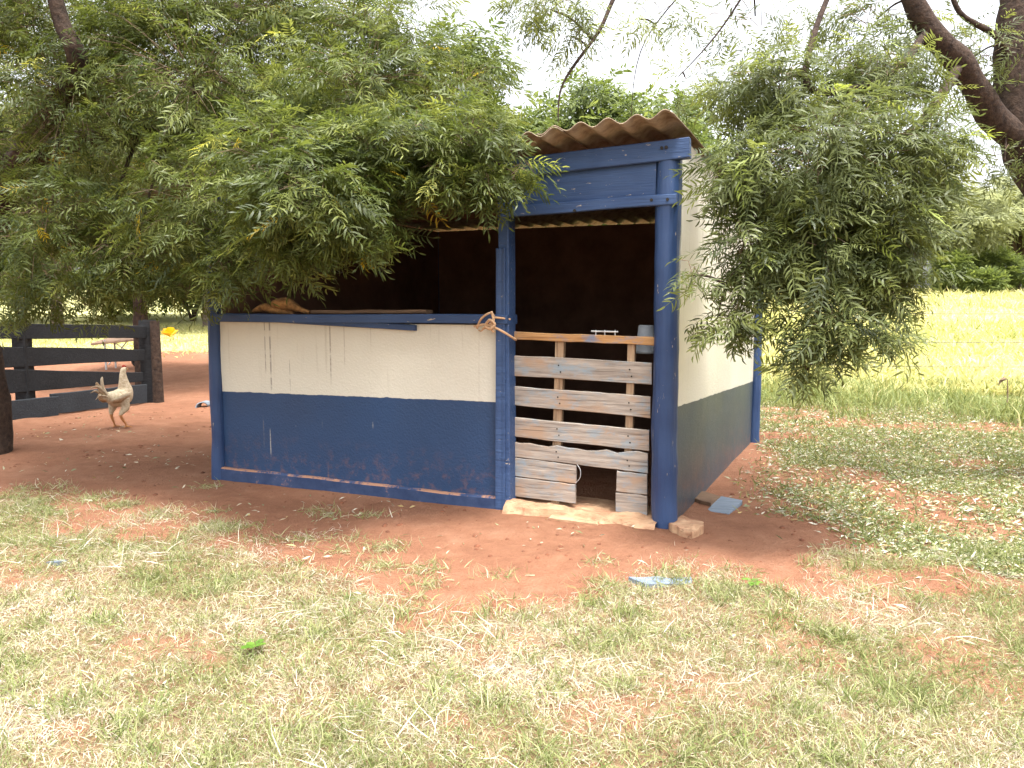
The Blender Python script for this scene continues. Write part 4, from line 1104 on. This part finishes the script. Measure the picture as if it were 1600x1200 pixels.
bg_tree('tall pale tree far behind the stall roof', 560, 590, 26.0, 9.0, 8.0, 57, lsc=1.8, tips=80, low=0.25)
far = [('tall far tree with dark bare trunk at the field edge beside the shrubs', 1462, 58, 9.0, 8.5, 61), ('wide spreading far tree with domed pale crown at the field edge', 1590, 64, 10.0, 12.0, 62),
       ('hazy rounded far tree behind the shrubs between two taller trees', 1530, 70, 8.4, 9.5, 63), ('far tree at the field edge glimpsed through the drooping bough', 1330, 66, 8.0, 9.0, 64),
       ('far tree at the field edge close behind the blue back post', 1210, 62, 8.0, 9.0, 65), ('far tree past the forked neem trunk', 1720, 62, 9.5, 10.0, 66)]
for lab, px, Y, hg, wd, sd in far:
    bg_tree(lab, px, 445, Y, hg, wd, sd, n_=11, mat='hazed_far_leaf', per=5, lsc=3.2, tips=32, low=0.22, barkm='bark')
# shrubs at the field edge
def shrub(label, px, Y, w, h, seed, tips=34, lsc=2.0, group='shrubs along the field edge'):
    r = np.random.default_rng(seed); x = at(px, 445, Y).x; loc = Vector((x, Y, gz(x, Y)))
    t = thing('shrub', label, 'shrub', loc, group)
    mb = MB()
    bl = []
    for i in range(5):
        c = loc + Vector((r.uniform(-.3, .3) * w, r.uniform(-.3, .3) * w, h * r.uniform(0.35, 0.7)))
        mb.tube([loc + Vector((r.normal() * 0.1, 0, -0.1)), loc.lerp(c, 0.5), c], [0.06, 0.04, 0.02], 6)
        bl.append((tuple(c), (w * 0.27, w * 0.27, h * 0.30), tips))
    mb.build('stem', 'bark', t)
    tips, dn, bi = crown_points(bl, r); per = 4
    pos = np.repeat(tips, per, 0); D_ = np.repeat(dn, per, 0) + r.normal(size=(len(pos), 3)) * 0.6
    V, Fc, T = instance_mesh(SPARSE, pos - np.array(loc), basis(D_, np.tile([0, 0, 1.0], (len(pos), 1))), np.full(len(pos), lsc), np.clip(r.normal(0.6, 0.2, len(pos)), 0, 1), r.integers(0, 5, len(pos)))
    c = link('foliage', np_mesh('foliage', V, Fc, 'back_leaf', {'tone': T}), t); c['kind'] = 'stuff'
for lab, px, Y, w, h, sd in (('rounded grey green shrub at the field edge beside the dark far trunk', 1482, 55, 2.6, 3.0, 71), ('bright green shrub at the field edge, taller than its neighbour', 1556, 56, 3.0, 3.2, 72),
                             ('small dull shrub at the field edge in front of the bright green one', 1535, 53, 2.0, 1.9, 73), ('leafy shrub at the field edge between two rounded ones', 1512, 57, 2.2, 3.0, 74), ('shrub at the field edge under the wide spreading tree', 1625, 54, 2.4, 2.2, 75)):
    shrub(lab, px, Y, w, h, sd)
for lab, px, Y, w, h, sd in (('dense bush across the yard behind the leaning dark trunk', 30, 29, 5.5, 4.2, 81), ('dense bush across the yard behind the rooster', 170, 31, 5.0, 3.8, 82),
                             ('dense bush across the yard beside the left corner post', 300, 30, 5.0, 4.0, 83)):
    shrub(lab, px, Y, w, h, sd, 90, 1.5, 'bushes across the yard')

# ================================================================== WIRE FENCE
wf0 = Vector((at(1130, 600, FENCE_Y).x, FENCE_Y, 0)); wf1 = Vector((at(1790, 600, FENCE_Y - 0.3).x, FENCE_Y - 0.3, 0))
wfn = thing('wire_fence', 'thin strand wire fence along the near edge of the bright field', 'fence', wf0)
for i, py in enumerate((486, 531, 569, 604)):
    a, b = at(1130, py - 3, FENCE_Y), at(1790, py + 2, FENCE_Y - 0.3)
    pts = [a.lerp(b, k / 14) + Z * (-0.05 * math.sin(math.pi * k / 14)) for k in range(15)]
    mb = MB(); mb.tube(pts, 0.0055, 5); mb.build('wire', 'wire', wfn)
for p in (wf0, wf1):
    mb = MB(); mb.tube([p - Z * 0.2, p + Z * 0.8, p + Z * 1.6], [0.06, 0.055, 0.05], 9, True, 0.2); mb.build('post', 'bark_grey', wfn)
sk = ground(1573, 640); sk.z = gz(sk.x, sk.y)
st = thing('stake', 'thin wooden stake with a dry leaf at its tip by the wire fence', 'stake', sk)
mb = MB(); tp_ = at(1574, 592, sk.y); mb.tube([sk - Z * 0.05, sk.lerp(tp_, 0.5) + Vector((0.01, 0, 0)), tp_], [0.013, 0.011, 0.007], 6); mb.build('stick', 'twig', st)
mb = MB(); q = tp_
mb.add([q, q + Vector((-0.05, 0.02, 0.03)), q + Vector((-0.12, 0, -0.02)), q + Vector((-0.13, 0, -0.10)), q + Vector((-0.06, 0.03, -0.05))], [[0, 1, 2, 4], [2, 3, 4]]); mb.build('dry_leaf', 'twig', st)

# ================================================================== SPRIGS and small plants
def sprig(name, label, cat, p, n_, L, mat, seed, up=0.6):
    r = random.Random(seed); p = Vector((p.x, p.y, gz(p.x, p.y)))
    t = thing(name, label, cat, p)
    mb = MB(); mb.tube([p - Z * 0.01, p + Z * L * 0.5], [0.003, 0.002], 5); mb.build('stem', 'twig', t)
    for i in range(n_):
        a = 2 * math.pi * i / n_ + r.uniform(-0.4, 0.4); d = Vector((math.cos(a), math.sin(a), up * r.uniform(0.5, 1.3))).normalized(); sd = d.cross(Z).normalized()
        o_ = p + Z * L * r.uniform(0.2, 0.5); l_ = L * r.uniform(0.8, 1.1); w = l_ * 0.3
        dn_ = Vector((0, 0, -0.25 * l_))
        mb = MB(); mb.add([o_, o_ + d * l_ * 0.4 - sd * w, o_ + d * l_ * 0.42 - Z * 0.004, o_ + d * l_ * 0.4 + sd * w, o_ + d * l_ * 0.8 - sd * w * 0.7 + dn_ * 0.5, o_ + d * l_ * 0.8 + sd * w * 0.7 + dn_ * 0.5, o_ + d * l_ + dn_],
                          [[0, 1, 2], [0, 2, 3], [1, 4, 2], [3, 2, 5], [4, 6, 2], [2, 6, 5]], True)
        mb.build('leaf', mat, t, attrs={'tone': lambda q, z=r.random(): z})
sprig('seedling', 'small broad leaved green seedling alone in the dry lawn', 'seedling', ground(400, 1022), 5, 0.075, 'sprig_green', 1)
sprig('yellow_plant', 'yellow leaved plant on sunlit ground beside the corral end post', 'plant', Vector((at(266, 534, 22.0).x, 22.0, 0)), 8, 0.42, 'yellow_leaf', 2, 1.2)
sprig('weed', 'flat green weed on the lawn under the blue splinter, beside a bare patch', 'weed', ground(1175, 918), 6, 0.07, 'sprig_green', 3, 0.3)

# ================================================================== GRASS, LITTER, CLODS (uncountable)
BLADES = []
for i in range(6):
    r = np.random.default_rng(300 + i)
    b1, b2 = r.uniform(0.15, 0.5), r.uniform(0.5, 1.1); sd = r.uniform(-0.2, 0.2)
    w = 0.055
    BLADES.append((np.array([(-w, 0, 0), (w, 0, 0), (-w * 0.8 + sd * .4, b1 * 0.5, 0.5), (w * 0.8 + sd * .4, b1 * 0.5, 0.5), (sd, b2 * 0.9, 0.85)]), np.array([(0, 1, 2), (1, 3, 2), (2, 3, 4)])))
def grass(name, label, x, y, hgt, lay, tone, mat, seed, width=1.0):
    r = np.random.default_rng(seed); n_ = len(x)
    az = r.random(n_) * 2 * np.pi
    tilt = np.clip(r.normal(lay, 0.35, n_), 0, 1.45); ta = r.random(n_) * 2 * np.pi
    zax = np.stack([np.sin(tilt) * np.cos(ta), np.sin(tilt) * np.sin(ta), np.cos(tilt)], 1)
    ref = np.stack([np.cos(az), np.sin(az), np.zeros(n_)], 1)
    xa = np.cross(ref, zax); xa /= np.maximum(np.linalg.norm(xa, axis=1, keepdims=True), 1e-6); ya = np.cross(zax, xa)
    R = np.stack([xa * width, ya, zax], 2)
    pos = np.stack([x, y, height(x, y) - 0.002 + 0.012 * (tilt > 1.0)], 1)
    V, Fc, T = instance_mesh(BLADES, pos, R, hgt, tone, r.integers(0, 6, n_))
    o = link(name, np_mesh(name, V, Fc, mat, {'tone': T})); o['kind'] = 'stuff'; o['label'] = label; o['category'] = 'grass'
    return o
def in_stall(x, y, pad=0.0):
    p = np.stack([x - A.x, y - A.y], 1)
    M_ = np.array([[e1.x, e2.x], [e1.y, e2.y]]); uv = p @ np.linalg.inv(M_).T
    return (uv[:, 0] > -0.06 - pad) & (uv[:, 0] < LEN + 0.1 + pad) & (uv[:, 1] > -0.06 - pad) & (uv[:, 1] < DEP + 0.1 + pad)
# lawn: density falls with distance
n_ = 250000
y = 1.9 + 4.6 * rng.random(n_) ** 1.35
x = (rng.random(n_) * 2 - 1) * (0.72 * y + 0.5)
k = (rng.random(n_) < lawn_w(x, y)) & ~in_stall(x, y)
x, y = x[k], y[k]
patch = fbm(x + 20, y + 5, 1.6, 4)
tone = np.clip(0.56 + 0.07 * np.exp(-((x - 0.4) / 1.3) ** 2) + (0.5 - patch) * 1.2 + rng.normal(0, 0.27, len(x)), 0, 1)
grass('lawn_grass', 'short pale dry lawn grass in the foreground', x, y, rng.uniform(0.020, 0.062, len(x)) * (1.2 - 0.35 * tone), 0.8, tone, 'grass_blade', 1, 0.62)
# scattered tufts on the red soil and lawn edge
tx, ty = rng.uniform(-5, 5.5, 1300), rng.uniform(3.6, 7.5, 1300)
e = np.abs(np.interp(tx, _lbx, _lby) - ty)
k = (rng.random(1300) < np.exp(-e * 4.0) * 0.7 + 0.012) & ~in_stall(tx, ty, 0.05); tx, ty = tx[k], ty[k]
m_ = 70
x = np.repeat(tx, m_) + rng.normal(0, 0.07, len(tx) * m_); y = np.repeat(ty, m_) + rng.normal(0, 0.05, len(tx) * m_)
k = ~in_stall(x, y, 0.0); x, y = x[k], y[k]
grass('grass_tufts', 'loose green tufts and straws where the lawn thins into soil', x, y, rng.uniform(0.03, 0.09, len(x)), 0.85, np.clip(rng.normal(0.45, 0.22, len(x)), 0, 1), 'grass_blade', 2, 0.6)
n_ = 16000
y = 1.9 + 4.2 * rng.random(n_) ** 1.3; x = (rng.random(n_) * 2 - 1) * (0.72 * y + 0.4)
k = (rng.random(n_) < lawn_w(x, y) * sstep(0.45, 0.6, fbm(x + 5, y + 50, 1.3, 3))) & ~in_stall(x, y); x, y = x[k], y[k]
grass('dry_straws', 'long bleached straws lying flat over the lawn', x, y, rng.uniform(0.06, 0.16, len(x)), 1.25, np.clip(rng.normal(0.93, 0.1, len(x)), 0, 1), 'grass_blade', 12, 0.28)
tx = rng.uniform(-3.6, 3.6, 420); ty = 2.0 + 3.0 * rng.random(420)
k = rng.random(420) < lawn_w(tx, ty); tx, ty = tx[k], ty[k]; m_ = 60
x = np.repeat(tx, m_) + rng.normal(0, 0.045, len(tx) * m_); y = np.repeat(ty, m_) + rng.normal(0, 0.045, len(tx) * m_)
grass('lawn_tussocks', 'greener tussocks standing up in the dry lawn', x, y, rng.uniform(0.03, 0.10, len(x)), 0.55, np.clip(rng.normal(0.25, 0.2, len(x)), 0, 1), 'grass_blade', 13, 0.55)
# right side: green ground cover
n_ = 110000
y = rng.uniform(3.9, 13.5, n_) ; x = rng.uniform(1.2, 1.0 + 0.75 * y, n_)
k = (rng.random(n_) < right_w(x, y) * (0.30 + 0.7 * fbm(x, y, 2.0, 3))) & ~in_stall(x, y, 0.02); x, y = x[k], y[k]
grass('ground_cover', 'sparse green ground cover on the soil to the right of the stall', x, y, rng.uniform(0.03, 0.085, len(x)) * (0.8 + 0.05 * y), 0.8, np.clip(rng.normal(0.45, 0.25, len(x)), 0, 1), 'green_grass', 3, 0.9)
# fallen neem leaflets
n_ = 110000
y = rng.uniform(4.2, 13.0, n_); x = rng.uniform(1.2, 1.0 + 0.75 * y, n_)
k = (rng.random(n_) < right_w(x, y) * 0.8) & ~in_stall(x, y, 0.02)
x2, y2 = rng.uniform(-6, 4, 3200), rng.uniform(3.0, 11, 3200); k2 = ~in_stall(x2, y2, 0.02) & (rng.random(3200) < sstep(0.42, 0.62, fbm(x2, y2 + 9, 1.2, 4)))
x, y = np.concatenate([x[k], x2[k2]]), np.concatenate([y[k], y2[k2]])
lv, lf_ = diamond(1.0, 0.13, 0.25)
lv = lv * np.array([1, 1, 6.0])
r = rng; n_ = len(x); az = r.random(n_) * 2 * np.pi
D_ = np.stack([np.cos(az), np.sin(az), r.normal(0.0, 0.25, n_)], 1)
Rm = basis(D_, np.tile([0, 0, 1.0], (n_, 1)) + r.normal(size=(n_, 3)) * 0.5)
pos = np.stack([x, y, height(x, y) + 0.008 + 0.012 * r.random(n_)], 1)
V, Fc, T = instance_mesh([(lv, lf_)], pos, Rm, r.uniform(0.022, 0.075, n_), np.clip(r.beta(1.3, 1.2, n_), 0, 1), np.zeros(n_, int))
o = link('leaf_litter', np_mesh('leaf_litter', V, Fc, 'litter_leaf', {'tone': T})); o['kind'] = 'stuff'; o['label'] = 'fallen narrow leaves scattered over the soil'; o['category'] = 'leaf litter'
# weeds at the wire fence
n_ = 26000
y = rng.uniform(9.6, 14.2, n_); x = rng.uniform(2.6, 11.5, n_)
pch = fbm(x + 2, y * 1.4, 0.9, 3)
k = rng.random(n_) < sstep(0.46, 0.60, pch) * sstep(9.6, 11.8, y + (x - 5) * 0.25); x, y = x[k], y[k]
grass('fence_weeds', 'tall green weeds growing along the wire fence', x, y, rng.uniform(0.08, 0.32, len(x)) * (0.5 + fbm(x, y, 1.2, 2)), 0.30, np.clip(rng.normal(0.5, 0.22, len(x)), 0, 1), 'green_grass', 4, 0.45)
# field grass
n_ = 62000
y = 13.0 + 45 * rng.random(n_) ** 1.8; x = rng.uniform(-0.35, 0.85, n_) * y
k = rng.random(n_) < field_w(x, y); x, y = x[k], y[k]
grass('field_grass', 'bright yellow green grass of the sunlit field beyond the wire', x, y, rng.uniform(0.08, 0.26, len(x)) * (0.7 + 0.03 * y), 0.5, np.clip(rng.normal(0.55, 0.25, len(x)) + (fbm(x, y, 0.3, 3) - 0.5), 0, 1), 'field_grass', 5, 1.5)
n_ = 14000
y = rng.uniform(18, 28, n_); x = rng.uniform(-0.72, -0.2, n_) * y
k = rng.random(n_) < field_w(x, y); x, y = x[k], y[k]
grass('yard_grass', 'pale sunlit grass of the yard behind the corral', x, y, rng.uniform(0.06, 0.18, len(x)), 0.6, np.clip(rng.normal(0.6, 0.2, len(x)), 0, 1), 'field_grass', 6, 1.5)
# clods and droppings on the soil
n_ = 9000
x = rng.uniform(-6.2, 5, n_); y = rng.uniform(3.4, 12, n_)
k = ~in_stall(x, y, 0.03) & (rng.random(n_) < (1 - lawn_w(x, y)) * sstep(0.40, 0.62, fbm(x + 70, y, 1.6, 4))); x, y = x[k], y[k]; n_ = len(x)
oct_v = np.array([(1, 0, 0), (0, 1, 0), (-1, 0, 0), (0, -1, 0), (0, 0, 0.8), (0.5, 0.6, 0.4), (-0.6, 0.4, 0.45), (-0.4, -0.7, 0.3), (0.7, -0.4, 0.5)], float)
oct_f = np.array([(0, 1, 5), (5, 1, 6), (1, 2, 6), (2, 7, 6), (2, 3, 7), (3, 8, 7), (3, 0, 8), (0, 5, 8), (5, 4, 8), (5, 6, 4), (6, 7, 4), (7, 8, 4)])
az = rng.random(n_) * 6.28
Rm = basis(np.stack([np.cos(az), np.sin(az), np.zeros(n_)], 1), np.tile([0, 0, 1.0], (n_, 1)) + rng.normal(size=(n_, 3)) * 0.2)
V, Fc, T = instance_mesh([(oct_v, oct_f)], np.stack([x, y, height(x, y) - 0.003], 1), Rm, 0.004 + 0.022 * rng.random(n_) ** 4, rng.random(n_), np.zeros(n_, int))
o = link('soil_clods', np_mesh('soil_clods', V, Fc, 'soil_clod', {'tone': T})); o['kind'] = 'stuff'; o['label'] = 'small crumbs and clods of red soil'; o['category'] = 'clods'
